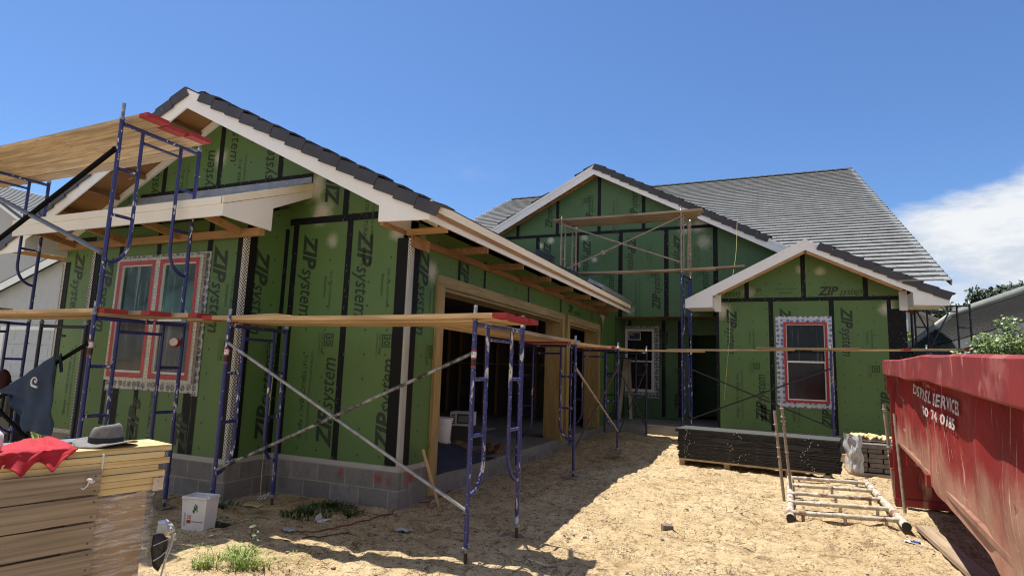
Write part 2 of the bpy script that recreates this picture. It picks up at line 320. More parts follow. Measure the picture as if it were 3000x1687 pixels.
# text
_tc={}
def txt(st,bold=0,shear=0,res=2):
    k=(st,bold,shear)
    if k not in _tc:
        c=bpy.data.curves.new('t','FONT'); c.body=st; c.size=1; c.offset=bold; c.shear=shear; c.space_character=1.14 if st.startswith('DISP') else 1; c.resolution_u=res; c.fill_mode='FRONT'
        o=bpy.data.objects.new('t',c); COL.objects.link(o); bpy.context.view_layer.update()
        me=bpy.data.meshes.new_from_object(o.evaluated_get(bpy.context.evaluated_depsgraph_get()))
        vs=[(v.co.x,v.co.y) for v in me.vertices]; fs=[list(p.vertices) for p in me.polygons]
        bpy.data.objects.remove(o); bpy.data.curves.remove(c); bpy.data.meshes.remove(me)
        xs=[v[0] for v in vs] or [0]; _tc[k]=(vs,fs,min(xs),max(xs))
    return _tc[k]
def put_text(mb,st,size,o,a,b,mi,bold=0,shear=0,clip=None,squash=1.,fit=None):
    vs,fs,x0,x1=txt(st,bold,shear); o,a,b=V(o),V(a),V(b)
    if fit: squash=fit/((x1-x0)*size)
    P=[o+a*((x-x0)*size*squash)+b*(y*size) for x,y in vs]; n=a.cross(b)
    for f in fs:
        q=[P[i] for i in f]
        if clip and not all(clip(p) for p in q): continue
        if (q[1]-q[0]).cross(q[2]-q[0]).dot(n)<0: q=q[::-1]
        mb.face(q,mi)
    return (x1-x0)*size*squash
# ------------------------------------------------------------------ world and sun
SUN=V((-.325,.10,1)).normalized()
w=bpy.data.worlds.new('World'); scn.world=w; w.use_nodes=True; t=w.node_tree; t.nodes.clear()
sky=nd(t,'ShaderNodeTexSky',sky_type='NISHITA',sun_disc=False,sun_elevation=math.asin(SUN.z),sun_rotation=math.atan2(SUN.x,SUN.y),altitude=0,air_density=1.,dust_density=.4,ozone_density=2.5)
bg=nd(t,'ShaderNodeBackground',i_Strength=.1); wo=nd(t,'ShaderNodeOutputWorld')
g=nd(t,'ShaderNodeTexCoord').outputs['Generated']
def blob(px,py,r,soft):
    d=ray(px,py).normalized(); vm=nd(t,'ShaderNodeVectorMath',operation='DISTANCE'); t.links.new(g,vm.inputs[0]); vm.inputs[1].default_value=d
    return ramp(t,vm.outputs['Value'],r-soft,r,1,0)
mpn=nd(t,'ShaderNodeMapping'); mpn.inputs['Scale'].default_value=(1,1,2.6); t.links.new(g,mpn.inputs[0])
n1=noise(t,mpn.outputs[0],5.5,8,.58,.5); n2=noise(t,mpn.outputs[0],16,6,.6,.3)
den=mth(t,'ADD',mth(t,'MULTIPLY',n1,.75),mth(t,'MULTIPLY',n2,.25))
mk=mth(t,'MAXIMUM',blob(2640,600,.155,.1),blob(2520,770,.23,.14))
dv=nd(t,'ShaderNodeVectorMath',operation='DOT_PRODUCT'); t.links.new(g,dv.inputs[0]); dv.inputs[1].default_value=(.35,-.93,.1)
bk=mth(t,'MULTIPLY',ramp(t,dv.outputs['Value'],-.12,.35),ramp(t,den,.40,.56))  # added unseen cloud bank behind the camera, brightens the shaded front walls
cl=mth(t,'MULTIPLY',ramp(t,mth(t,'ADD',den,mth(t,'MULTIPLY',mk,.42)),.66,.93),ramp(t,mk,.0,.35))
wisp=mth(t,'MULTIPLY',mth(t,'MAXIMUM',blob(1180,490,.1,.1),blob(2000,320,.04,.04)),ramp(t,den,.5,.75,0,.16))
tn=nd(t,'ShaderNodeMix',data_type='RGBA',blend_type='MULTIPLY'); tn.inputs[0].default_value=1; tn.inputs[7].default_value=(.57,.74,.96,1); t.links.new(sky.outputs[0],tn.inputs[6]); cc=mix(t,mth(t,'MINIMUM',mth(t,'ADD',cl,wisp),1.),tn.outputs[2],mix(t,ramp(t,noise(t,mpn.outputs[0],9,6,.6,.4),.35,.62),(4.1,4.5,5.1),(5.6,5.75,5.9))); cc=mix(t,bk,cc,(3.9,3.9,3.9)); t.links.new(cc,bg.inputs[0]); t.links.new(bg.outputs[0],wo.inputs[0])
sl=bpy.data.lights.new('sun','SUN'); so=bpy.data.objects.new('sun',sl); COL.objects.link(so)
sl.energy=4.6; sl.angle=math.radians(.5); sl.color=(1,.94,.85); so.rotation_euler=SUN.to_track_quat('Z','Y').to_euler(); so.location=(-10,10,40)
scn.cycles.filter_width=1.15
scn.view_settings.view_transform='Standard'; scn.view_settings.look='None'; scn.view_settings.exposure=.68; scn.view_settings.gamma=1
# ------------------------------------------------------------------ ground
def gz(x,y):
    b=-.41-.05*max(0.,min(1.,(8.6-y)/4))*max(0.,min(1.,(x+1.5)/2.5))
    b+=.13*max(0.,min(1.,(y-11.2)/3))*max(0.,min(1.,(2-x)/3)) if y>11.2 else 0
    if y<4: b-=.02*(4-y)
    return b
_fp={}; random.seed(77)
for i in range(240):
    fx,fy,fa=random.uniform(-3.6,2.),random.uniform(3.4,13.5),random.uniform(-.6,.6)+(1.57 if i%3==0 else 0)
    for dx in (-1,0,1):
        for dy in (-1,0,1): _fp.setdefault((int(fx//.4)+dx,int(fy//.4)+dy),[]).append((fx,fy,math.cos(fa),math.sin(fa)))
def foot(x,y):
    h=0
    for fx,fy,c,s in _fp.get((int(x//.4),int(y//.4)),()):
        u=((x-fx)*c+(y-fy)*s)/.17; v=(-(x-fx)*s+(y-fy)*c)/.085; r=u*u+v*v
        if r<2.2: h+=.028*math.exp(-r*r*1.3)-.011*math.exp(-((r-1.5)/.4)**2)
    return h
def gn(x,y):
    p=V((x,y,0)); a=-foot(x,y)+mn.noise(p*.7)*.035+mn.noise(p*2.3+V((3,1,0)))*.022+mn.noise(p*6)*.03-.02*max(0,mn.noise(p*3.1+V((4,4,1)))-.15)*2+abs(mn.noise(p*13))*.016+mn.noise(p*26)*.007
    # footprints and ruts
    f=mn.noise(p*4.1+V((9,2,5))); a-=.022*max(0,f-.22)
    return a
def axis(lo,hi,a,b,fine):
    xs=[]; x=a
    while x<b: xs.append(x); x+=fine
    s=fine; x=b
    while x<hi: xs.append(x); s*=1.35; x+=s
    xs.append(hi); s=fine; x=a
    L=[]
    while x>lo: s*=1.35; x-=s; L.append(max(x,lo))
    return L[::-1]+xs
gx=axis(-420,420,-8.,4.,.05); gy=axis(-60,900,1.8,15.6,.06)
mb=MB(); nx=len(gx)
for y in gy:
    for x in gx:
        f=1. if (-14<x<6 and 0<y<17) else .3
        mb.v.append(V((x,y,gz(x,y)+gn(x,y)*f if abs(x)<40 and y<60 else -.4)))
for j in range(len(gy)-1):
    for i in range(nx-1):
        a=j*nx+i; mb.f.append([a,a+1,a+nx+1,a+nx]); mb.m.append(0); mb.smooth.append(True)
def sandmat():
    m,t,b=nt('dry_sand'); v=coord(t,True); n=noise(t,v,1.3,6,.6); c=mix(t,ramp(t,n,.3,.72),(.7,.545,.325),(.58,.43,.235))
    n2=noise(t,v,9,5,.65); c=mix(t,ramp(t,n2,.48,.72,0,.65),c,(.78,.63,.4))
    n3=noise(t,v,2.6,5,.7,.8); c=mix(t,ramp(t,n3,.54,.66,0,.42),c,(.33,.225,.12)); n6=noise(t,coord(t,True,(1,1.4,1)),19,5,.7,.6); c=mix(t,ramp(t,n6,.54,.64,0,.6),c,(.24,.165,.09)); n7=noise(t,v,6,4,.6,.5); c=mix(t,ramp(t,n7,.58,.68,0,.6),c,(.22,.15,.08))  # trampled patches, plus shading of the troughs put into the colour
    # thin dark straw and rootlet squiggles
    for (st,sc,wd,rot,mk) in (((1,.5,1),7.,.016,.4,.46),((.6,1,1),10.,.016,-.5,.48),((1,.45,1),17.,.018,.9,.46),((.7,1,1),27.,.022,.2,.45)):
        q=noise(t,coord(t,True,st,(0,0,rot)),sc,3,.5,1.1); l=mth(t,'ABSOLUTE',mth(t,'SUBTRACT',q,.5))
        k=mth(t,'MULTIPLY',ramp(t,l,wd*.4,wd,1,0),ramp(t,noise(t,v,sc*.35,3),mk,mk+.12))
        c=mix(t,mth(t,'MULTIPLY',k,.75),c,(.13,.085,.045))
    t.links.new(c,b.inputs['Base Color']); b.inputs['Roughness'].default_value=.95; b.inputs['Specular IOR Level'].default_value=.15
    n4=noise(t,v,45,5,.7); n5=noise(t,v,12,5,.65)
    bump(t,b,mth(t,'ADD',mth(t,'MULTIPLY',n5,1.6),mth(t,'MULTIPLY',n4,.6)),1.,.045); return m
m_sand=sandmat()
g_=mb.build('ground',m_sand); tag(g_,'dry sandy ground strewn with straw and footprints',None,kind='structure')
# lawn of the plot next door, a thin sheet over the ground
mb=MB(); mb.face([(-60,6.2,-.36),(-11.4,6.6,-.36),(-11.4,9.8,-.36),(-60,9.6,-.36)])
lw=mb.build('lawn_ground',M('lawn_soil',(.15,.19,.05),(.1,.13,.035),3,.9,True)); tag(lw,'sunlit strip of lawn soil beside the house',None,kind='structure')
mb=MB()
for i in range(5200):
    x=random.uniform(-19,-11.4); y=random.uniform(6.3,9.6); h=random.uniform(.05,.11); a=random.uniform(0,6.28); d=V((math.cos(a),math.sin(a),0))*.012; l=V((random.uniform(-.04,.04),random.uniform(-.04,.04),h))
    mb.face([V((x,y,-.36))-d,V((x,y,-.36))+d,V((x,y,-.36))+l])
tag(mb.build('lawn_grass',m_grass),'short sunlit lawn grass beside the grey neighbouring house','grass',kind='stuff')
mb=MB(); mb.face([(-60,9.7,-.355),(-11.6,9.85,-.355),(-11.6,13.5,-.355),(-60,13.5,-.355)])
tag(mb.build('driveway',M('pale_concrete',(.5,.48,.45),(.44,.42,.39),2,.9,True)),'pale concrete driveway in front of the neighbouring garage',None,kind='structure')
# ------------------------------------------------------------------ the house
XG,YG,YB,XB,XBL,XGL=-3.815,5.777,5.102,-5.719,-8.578,-10.445
YM,YE,XEL,XER,YP=16.07,14.776,-1.094,2.74,17.2
YF=5.157; XA=-7.13; ZA=4.775; SL=.4976
house=thing('unfinished_house','unfinished house sheathed in green panels with charcoal tile roofs and three gables','house',(-4,11,-.4))
F_front=lambda Y:(lambda s,z,d=0:V((s,Y-d,z)))
F_side=lambda X:(lambda s,z,d=0:V((X+d,s,z)))
def rect(mb,F,s0,s1,z0,z1,d,mi,nrm):
    q=[F(s0,z0,d),F(s1,z0,d),F(s1,z1,d),F(s0,z1,d)]
    if (q[1]-q[0]).cross(q[2]-q[0]).dot(V(nrm))<0: q=q[::-1]
    mb.face(q,mi)
def inside(poly,x,y):
    r=False; j=len(poly)-1
    for i in range(len(poly)):
        (xi,yi),(xj,yj)=poly[i],poly[j]
        if (yi>y)!=(yj>y) and x<(xj-xi)*(y-yi)/(yj-yi)+xi: r=not r
        j=i
    return r
def prints(mb,F,R,s0,s1,z0,z1,clip,kinds='ulbjs',rev=1):
    """factory print of one sheathing panel"""
    w=s1-s0; up_=V((0,0,1)); R=V(R); d=.0035
    def vt(st,size,s,z,down,mi,bold=0,shear=0,fit=None):
        o=F(s,z,d); a,b=(-up_,R) if down else (up_,-R)
        return put_text(mb,st,size,o,a,b,mi,bold,shear,clip,fit=fit)
    k=min(1.,(z1-z0)/2.3)
    if 'u' in kinds:
        s,z=s0+.13*w,z1-.12; l=vt('ZIP',.3,s,z,True,2,.035,.28,.47*k); vt('system',.3,s,z-l+.015,True,2,.008,.28,.62*k)
    if 'l' in kinds:
        s,z=s1-.1*w,z0+.16; l=vt('ZIP',.3,s,z,False,2,.035,.28,.47*k); vt('system',.3,s,z+l-.015,False,2,.008,.28,.62*k)
    if 'b' in kinds:
        s,z=s0+.66*w,z0+.52*(z1-z0)
        for q in ((0,.15,0,.012),(0,.15,.128,.14),(0,.012,.012,.128),(.138,.15,.012,.128)):
            pts=[F(s+q[2]*1.,z-q[0],d),F(s+q[3],z-q[0],d),F(s+q[3],z-q[1],d),F(s+q[2],z-q[1],d)]
            if all(clip(p) for p in pts):
                if (pts[1]-pts[0]).cross(pts[2]-pts[0]).dot(R.cross(up_))<0: pts=pts[::-1]
                mb.face(pts,2)
        vt('30',.13,s+.025,z-.018,True,2,.01,0,.112); vt('YEAR SYSTEM',.042,s-.045,z+.02,True,3,.004); vt('LIMITED WARRANTY',.03,s-.085,z+.02,True,3)
    if 'j' in kinds:
        s,z=s0+.62*w,z1-.3*(z1-z0); vt('Join the revolution.',.062,s+.05,z+.26,True,3,.004); vt('#zipsystem',.062,s-.035,z+.2,True,3,.004)
    if 's' in kinds:
        s,z=s0+.3*w,z0+.43*(z1-z0); vt('7/16" STRUCTURAL 1 PANEL',.082,s-.0,z,True,2,.006); vt('WATER-RESISTIVE & NAIL BARRIER PROTECTION',.05,s+.11,z+.06,True,3,.004)
def mkclip(F,inv,outer,holes,eps=.0):
    def c(p):
        s,z=inv(p); return inside(outer,s,z) and not any(inside(h,s,z) for h in holes)
    return c
def wall(name,mats,F,inv,nrm,R,outer,holes=(),thick=.12,panels=(),tapes=(),extra=None):
    mb=MB(); nrm=V(nrm)
    mb.sheet(outer,holes,lambda s,z:F(s,z,0),nrm,0); mb.sheet(outer,holes,lambda s,z:F(s,z,-thick),-nrm,4)
    for L,h in [(outer,0)]+[(q,1) for q in holes]:
        for i in range(len(L)):
            a,b=L[i],L[(i+1)%len(L)]; q=[F(*a,0),F(*b,0),F(*b,-thick),F(*a,-thick)]; mb.face(q,4)
    clip=mkclip(F,inv,outer,holes)
    for (s0,s1,z0,z1) in tapes: rect(mb,F,s0,s1,z0,z1,.0025+.0004*(s1-s0>z1-z0),1,nrm)
    for p in panels: prints(mb,F,R,*p[:4],clip,*(p[4:] or ('ulbjs',)))
    if extra: extra(mb)
    return mb.build(name,[mats,m_tape,m_ink,m_inkS,m_stud],house)
gT=lambda x:ZA-SL*abs(x-XA)
# --- front gable wall of the garage wing
FF=F_front(YG); invX=lambda p:(p.x,p.z)
outer=[(XGL,0),(XG,0),(XG,gT(XG)-.09),(XA,ZA-.09),(XGL,gT(XGL)-.09)]
tp=[(XBL-1.9+.0,XG,2.96,3.05)]; tp=[(XGL+.1,XG-.02,2.955,3.045),(-5.65,-5.56,0,2.955),(-4.78,-4.69,0,2.955)]
for x in (-7.13,-5.98,-4.83,-8.28,-9.43): tp.append((x-.045,x+.045,3.045,gT(x)-.12))
pn=[(-5.56,-4.73,0.02,2.95),(-4.7,-3.87,.02,2.95,'ulbj'),(-10.3,-9.3,.02,2.95),(-9.3,-8.6,.02,2.95,'uj'),
    (-7.1,-6.0,3.0,5.3,'ls'),(-8.25,-7.15,2.95,5.3,'ls'),(-5.95,-4.85,3.0,5.2,'lb'),(-4.8,-3.9,3.02,3.9,'js'),(-9.4,-8.3,2.95,5.2,'ls'),(-5.95,-4.86,2.6,4.05,'')]
wall('front_wall',m_zipF,FF,invX,(0,-1,0),(1,0,0),outer,(),.12,pn,tp,
  lambda mb:(put_text(mb,'ZIP',.3,FF(-5.2,3.95,.0035),V((0,0,-1)),V((1,0,0)),2,.035,.28,mkclip(FF,invX,outer,()),fit=.47),put_text(mb,'system',.255,FF(-6.95,4.62,.0035),V((0,0,-1)),V((1,0,0)),2,0,.28,mkclip(FF,invX,outer,()),fit=.66)))
# --- bay with the twin window
FB=F_front(YB); ob=[(XBL,0),(XB,0),(XB,2.92),(XBL,2.92)]
tp=[(-8.0,-6.35,2.66,2.74),(-6.37,-6.28,0,2.9),(-7.42,-7.34,0,.8),(-7.3,-7.22,2.5,2.9),(-8.05,-7.97,.3,2.7),(-6.52,-6.38,0.0,.84),(-7.84,-7.72,0,.8)]
pn=[(-6.3,-5.73,.02,2.7,'ubj'),(-7.36,-6.5,.02,2.3,'s'),(-8.5,-7.4,.02,2.7,'ub'),(-7.9,-7.0,.02,.85,''),(-8.55,-7.45,.0,2.2,'')]
def bx(mb):
    c=mkclip(FB,invX,ob,()); put_text(mb,'ZIPs',.28,FB(-7.28,.06,.0035),V((0,0,1)),V((-1,0,0)),2,.03,.28,c,fit=.62)
    put_text(mb,'ZIP',.28,FB(-6.4,.08,.0035),V((0,0,1)),V((-1,0,0)),2,.03,.28,c,fit=.45)
    for x in (XB,XBL):      # the two short return walls
        mb.sheet([(YB,0),(YG,0),(YG,3.2),(YB,2.92)],[],lambda s,z,x=x:V((x,s,z)),(1 if x==XB else -1,0,0),0)
    FR=F_side(XB); cr=mkclip(FR,lambda p:(p.y,p.z),[(YB,0),(YG,0),(YG,3),(YB,3)],())
    prints(mb,FR,(0,1,0),YB+.08,YG-.02,.02,2.7,cr,'ulb')
    rect(mb,FR,YG-.07,YG-.005,0,2.9,.0025,1,(1,0,0))
wall('bay_wall',m_zipB,FB,invX,(0,-1,0),(1,0,0),ob,(),.1,pn,tp,bx)
# --- side wall with the two garage door openings
FS=F_side(XG); invY=lambda p:(p.y,p.z)
os_=[(YG,-.02),(YG,2.9),(YM,2.9),(YM,-.02)]
ZO=2.2; h1=[(6.5,-.03),(6.5,ZO),(11.34,ZO),(11.34,-.03)]; h2=[(11.78,-.03),(11.78,ZO),(14.15,ZO),(14.15,-.03)]
os_=[(YG,-.15),(6.5,-.15),(6.5,ZO),(11.34,ZO),(11.34,-.15),(11.78,-.15),(11.78,ZO),(14.15,ZO),(14.15,-.15),(YM,-.15),(YM,2.9),(YG,2.9)]
tp=[(y-.035,y+.035,ZO+.08,2.75) for y in (6.96,7.75,9.51,11.28,13.62)]
cs=mkclip(FS,invY,os_,())
def sx(mb):
    prints(mb,FS,(0,1,0),YG+.1,6.5,.02,2.75,cs,'ubj')
    put_text(mb,'ZIP',.3,FS(7.02,2.75,.0035),V((0,0,-1)),V((0,1,0)),2,.035,.28,cs,fit=.42)
    put_text(mb,'ZIP',.22,FS(11.75,2.42,.0035),V((0,1,0)),V((0,0,1)),2,.03,.28,cs); put_text(mb,'system',.17,FS(12.2,2.4,.0035),V((0,1,0)),V((0,0,1)),2,0,.28,cs)
    put_text(mb,'30',.12,FS(8.9,2.55,.0035),V((0,0,-1)),V((0,1,0)),3,0,0,cs)
    prints(mb,FS,(0,1,0),14.2,15.2,.02,2.75,cs,'u')
wall('garage_side_wall',m_zipS,FS,invY,(1,0,0),(0,1,0),os_,(),.12,[],tp,sx)
# --- middle gable wall over the porch
XM,ZM,SM=-4.395,6.98,.53; mT=lambda x:ZM-SM*abs(x-XM)
FM=F_front(YM); zb=2.71
om=[(XG+.0,zb),(XEL+.3,zb),(XEL+.3,3.2),(.9,3.2),(.9,mT(.9)-.1),(XM,ZM-.1),(-9.2,mT(-9.2)-.1),(-9.2,3.2),(XG,3.2)]
tp=[(-8,.6,5.08,5.17)]
for x in (-4.33,-5.59,-3.06,-6.85): tp.append((x-.05,x+.05,5.17,mT(x)-.12))
for x in (-4.98,-3.7,-2.445,-6.19,-1.18): tp.append((x-.06,x+.06,zb,5.08 if x<-2 else (5.08 if x<-2 else mT(x)-.12)))
tp[0]=(-7.4,-1.0,5.08,5.17)
pn=[(-4.93,-3.76,2.72,5.07),(-3.64,-2.5,2.72,5.07),(-2.38,-1.25,2.72,5.07),(-6.13,-5.04,2.72,5.07),(-7.4,-6.25,2.72,5.07,'u'),(-1.12,.0,2.72,4.9,'lb'),
    (-5.54,-4.4,5.2,7.1,'lb'),(-4.28,-3.12,5.2,7.2,'ls'),(-3.0,-1.9,5.2,6.6,'b'),(-6.8,-5.64,5.2,6.6,'l')]
wall('middle_gable_wall',m_zipM,FM,invX,(0,-1,0),(1,0,0),om,(),.12,pn,tp)
# --- porch back wall and side, set back under the gable
FP=F_front(YP); xd0,xd1=-2.0,-1.16
op=[(XG,-.05),(xd0,-.05),(xd0,2.3),(xd1,2.3),(xd1,-.05),(XEL,-.05),(XEL,2.75),(XG,2.75)]
def px_(mb):
    mb.sheet([(YM-.06,-.05),(YP,-.05),(YP,2.75),(YM-.06,2.75)],[],lambda s,z:V((XG,s,z)),(1,0,0),0)
    mb.sheet([(YE,-.1),(YP,-.1),(YP,2.75),(YE,2.75)],[],lambda s,z:V((XEL,s,z)),(-1,0,0),0)
wall('porch_wall',m_zipM,FP,invX,(0,-1,0),(1,0,0),op,(),.12,[(-2.9,-2.1,.02,2.6),(-3.75,-3.0,.02,2.6,'')],[(-2.75,-2.65,0,2.7),(-2.3,-2.2,0,2.7),(-3.72,-3.62,0,2.7)],px_)
# --- entry wall
XE,ZE,YFE=.831,4.21,14.2; eT=lambda x:ZE-.5065*abs(x-XE)
FE=F_front(YE); oe=[(XEL,0),(XER,0),(XER,eT(XER)-.08),(XE,ZE-.08),(XEL,eT(XEL)-.08)]
tp=[(XEL+.1,XER-.02,2.93,3.02)]+[(x-.05,x+.05,0,2.93) for x in (.11,1.345)]+[(x-.05,x+.05,3.02,eT(x)-.1) for x in (-.4,.8,2.02)]+[(XEL,XEL+.07,0,2.7),(XER-.34,XER-.26,0,2.93),(XER-.26,XER,-.0,2.74)]
pn=[(-.98,.06,.02,2.9),(.16,1.3,.02,2.9,'us'),(1.4,2.42,.02,2.9,'ubj')]
ce=mkclip(FE,invX,oe,())
def ex(mb):
    a,b=V((1,0,0)),V((0,0,1))
    put_text(mb,'ZIP',.27,FE(1.08,3.06,.0035),a,b,2,.035,.28,ce,fit=.42); put_text(mb,'system',.22,FE(1.52,3.06,.0035),a,b,2,0,.28,ce,fit=.48)
    put_text(mb,'30',.12,FE(-.2,3.16,.0035),a,b,2,.01,0,ce); put_text(mb,'YEAR SYSTEM',.04,FE(-.26,3.08,.0035),a,b,3,0,0,ce)
    put_text(mb,'Join the revolution.',.062,FE(.2,3.2,.0035),a,b,3,.004,0,ce); put_text(mb,'#zipsystem',.062,FE(.3,3.11,.0035),a,b,3,.004,0,ce)
    put_text(mb,'tem',.22,FE(-.88,3.06,.0035),a,b,2,0,.28,ce); put_text(mb,'7/16" S',.05,FE(2.12,3.12,.0035),a,b,3,0,0,ce)
    put_text(mb,'ZIP',.28,FE(.05,.14,.0035),b,-a,2,.035,.28,ce,fit=.45); put_text(mb,'ZIP',.28,FE(1.28,.14,.0035),b,-a,2,.035,.28,ce,fit=.4)
    put_text(mb,'ZIP',.28,FE(2.40,.5,.0035),b,-a,2,.035,.28,ce,fit=.47); put_text(mb,'system',.25,FE(2.40,.99,.0035),b,-a,2,0,.28,ce,fit=.66)
    rect(mb,F_side(XER),YE,YE+.3,0,2.7,.003,1,(1,0,0))
    mb.sheet([(YE,0),(26.9,0),(26.9,3.),(YE,3.0)],[],lambda s,z:V((XER,s,z)),(1,0,0),0)
wall('entry_wall',m_zipE,FE,invX,(0,-1,0),(1,0,0),oe,(),.12,pn,tp,ex)
# main rear walls (the sides the street does not see)
mb=MB(); mb.box(-11.6,2.4,20,33.5,-.3,3.0); mb.prism([(2.9,14.9,2.95),(2.9,27,9.3),(2.9,39,2.95)],(-.2,0,0)); mb.prism([(-11.6,16,3.2),(-11.6,27,9.2),(-11.6,38,3.2)],(.2,0,0))
mb.build('rear_wall',[m_zipM],house)
# --- block foundation, floor slab, white weep strip
mb=MB()
for (x0,y0,x1,y1,zt) in ((XGL,YG,XBL,YG,0),(XBL,YG,XBL,YB,0),(XBL,YB,XB,YB,0),(XB,YB,XB,YG,0),(XB,YG,XG,YG,0),(XG,YG,XG,6.5,0),(XEL,YE,XER,YE,0),(XER,YE,XER,20,0),(XEL,15.5,XEL,YE,0)):
    d=V((x1-x0,y1-y0,0)); n=V((d.y,-d.x,0)).normalized()*.008; p=V((x0,y0,-.003))+n
    mb.obox(p,d,-n.normalized()*.18,(0,0,-.9))
mb.box(XG-.17,XG+.006,6.5,14.3,-.9,-.155)
mb.build('block_foundation',m_block,house)
mb=MB(); mb.box(-10.3,XG+.012,5.95,16.0,-.3,-.15); mb.box(XG+.012,XEL-.01,14.95,17.9,-.4,-.06); mb.box(XEL-.01,2.3,15,19.5,-.4,-.02)
mb.build('floor_slab',m_conc,house)
mb=MB()
for (x0,y0,x1,y1) in ((XBL+.0,YG,XGL,YG),(XBL+.05,YB,XB-.0,YB),(XB,YB+.03,XB,YG),(XB,YG,XG-.0,YG),(XG,YG+.02,XG,6.4)):
    d=V((x1-x0,y1-y0,0)); n=V((d.y,-d.x,0)).normalized()
    if x1<x0: n=-n
    p=V((x0,y0,-.002))+n*.004; mb.obox(p,d,n*.006,(0,0,.058))
mb.build('weep_strip',m_perf,house)
# --- corner beads on black flashing
def bead(c,z0,z1,n1,n2,w1=.15,w2=.1):
    c=V(c); n1,n2=V(n1),V(n2)   # n1: direction along first wall away from the corner, n2: along second
    mb=MB()
    o1=-n2; o2=-n1             # outward normals of the two walls
    for (n,o,wd) in ((n1,o1,w1),(n2,o2,w2)):
        mb.obox(c+o*.0045+n*.0+V((0,0,z0+.01)),n*wd,o*.004,(0,0,z1-z0-.01),0)
        mb.obox(c+o*.0095+V((0,0,z0)),n*.042,o*.004,(0,0,z1-z0),1)
    mb.tube([c+(o1+o2)*.012+V((0,0,z0)),c+(o1+o2)*.012+V((0,0,z1))],.007,6,1)
    return mb.build('corner_bead',[m_flash,m_perf],house)
bead((XG,YG,0),0,2.69,(-1,0,0),(0,1,0),.2,.17)
bead((XB,YB,0),0,2.7,(-1,0,0),(0,1,0),.13,.16)
bead((XBL,YB,0),-.02,2.66,(1,0,0),(0,1,0),.15,.1)
bead((XGL,YG,0),0,2.66,(1,0,0),(0,1,0),.15,.1)
# ------------------------------------------------------------------ roofs
def tilefield(mb,o,e,u,W,L,ex=.31,tw=.335,mi=0,clipf=None,th=.085):
    o,e,u=V(o),V(e).normalized(),V(u).normalized(); n=e.cross(u)
    if n.z<0: n=-n
    rows=int(L/ex)
    for r in range(rows):
        off=(r%2)*tw/2; k=-1
        while True:
            a=k*tw+off; b=a+tw-.005; k+=1
            if a>=W: break
            a2,b2=max(a,0),min(b,W)
            if b2-a2<.03: continue
            j=random.uniform(-.002,.002); lo=th+j+random.uniform(-.001,.002); hi=.035+j
            s0=r*ex-.02; s1=s0+ex+.05
            p=[o+e*a2+u*s0+n*lo,o+e*b2+u*s0+n*lo,o+e*b2+u*s1+n*hi,o+e*a2+u*s1+n*hi]
            if clipf and not clipf((p[0]+p[2])/2): continue
            if (p[1]-p[0]).cross(p[2]-p[0]).dot(n)<0: p=p[::-1]; q=[p[3],p[2],p[2]-n*.03,p[3]-n*.03]
            else: q=[p[0],p[1],p[1]-n*.03,p[0]-n*.03]
            mb.face(p,mi); mb.face(q[::-1],mi)
            mb.face([o+e*b2+u*s0+n*lo,o+e*b2+u*s0+n*(lo-.03),o+e*b2+u*s1+n*(hi-.02),o+e*b2+u*s1+n*hi],mi)
def rake(mb,ax,az,y,sgn,sl,n0,n1,ex=.3,lip=.14,mi=0):
    d=V((sgn,0,-sl)).normalized(); n=V((sgn*sl,0,1)).normalized(); a0=V((ax,y,az))
    for i in range(n0,n1):
        j=random.uniform(-.006,.006)
        p=a0+d*(i*ex)+n*(.012+j); a=d*(ex-.004)+n*.026
        mb.obox(p+V((0,-.032-.004*(i%2),0))+n*.046,a,(0,.022,0),n*-lip+d*random.uniform(-.004,.004),mi)
        mb.obox(p+V((0,-.010,0))+n*.056,a+d*.045+n*.012,(0,.2,0),n*-.02,mi)
def gablefascia(mb,ax,az,y,sl,half,depth,tailx,tailz,th=.022,boxin=None,sides=(-1,1),mi=0):
    """front fascia boards with dropped tails; boxin = distance from apex where the boxed tail begins"""
    for s in sides:
        T=lambda x:az-sl*x
        P=[(0,T(0)),(half,T(half)),(half-.0,tailz),(boxin+.0,tailz+.02),(boxin,T(boxin)-depth),(0,T(0)-depth)]
        mb.prism([(ax+s*x,y,z) for x,z in P],(0,th,0),mi)
# garage roof
YEAVE=15.0; HW=3.92
mb=MB()
for s in (-1,1):
    xe=XA+s*(HW+.02); ze=ZA-SL*(HW+.02)
    e=V((xe-XA,0,ze-ZA))
    ymax=21 
    mb.prism([(XA,YF+.012,ZA-.004),(xe,YF+.012,ze-.004),(xe,YF+.012,ze-.05),(XA,YF+.012,ZA-.05)],(0,YEAVE-YF,0),0)
    xi=XA+s*3.3; zi=ZA-SL*3.3
    mb.prism([(XA,YEAVE+.012,ZA-.004),(xi,YEAVE+.012,zi-.004),(xi,YEAVE+.012,zi-.05),(XA,YEAVE+.012,ZA-.05)],(0,7,0),0)
for f in range(len(mb.f)):  # undersides are plywood, tops underlayment
    q=[mb.v[i] for i in mb.f[f]]; n=(q[1]-q[0]).cross(q[2]-q[0]); mb.m[f]=0 if n.z>0 else 1
roof=mb.build('garage_roof',[m_under,m_ply],house)
mb=MB()
tilefield(mb,(XA+.25,YF+.2,ZA-SL*.25),(0,1,0),(0,0,0.0001),0,0) if 0 else None
for s in (1,-1):
    d=V((s,0,-SL)).normalized(); n_up=V((0,0,1)); o=V((XA,YF+.17,ZA))+d*(4.36)+n_up*.02; 
    tilefield(mb,o,(0,1,0),-d,9.7 if s>0 else 10.5,4.3,.31,.335)
mb.build('roof_tiles',m_tileD,roof)
mb=MB(); rake(mb,XA,ZA,YF,1,SL,1,15,lip=.13); mb.build('rake_tiles',m_tileD,roof)
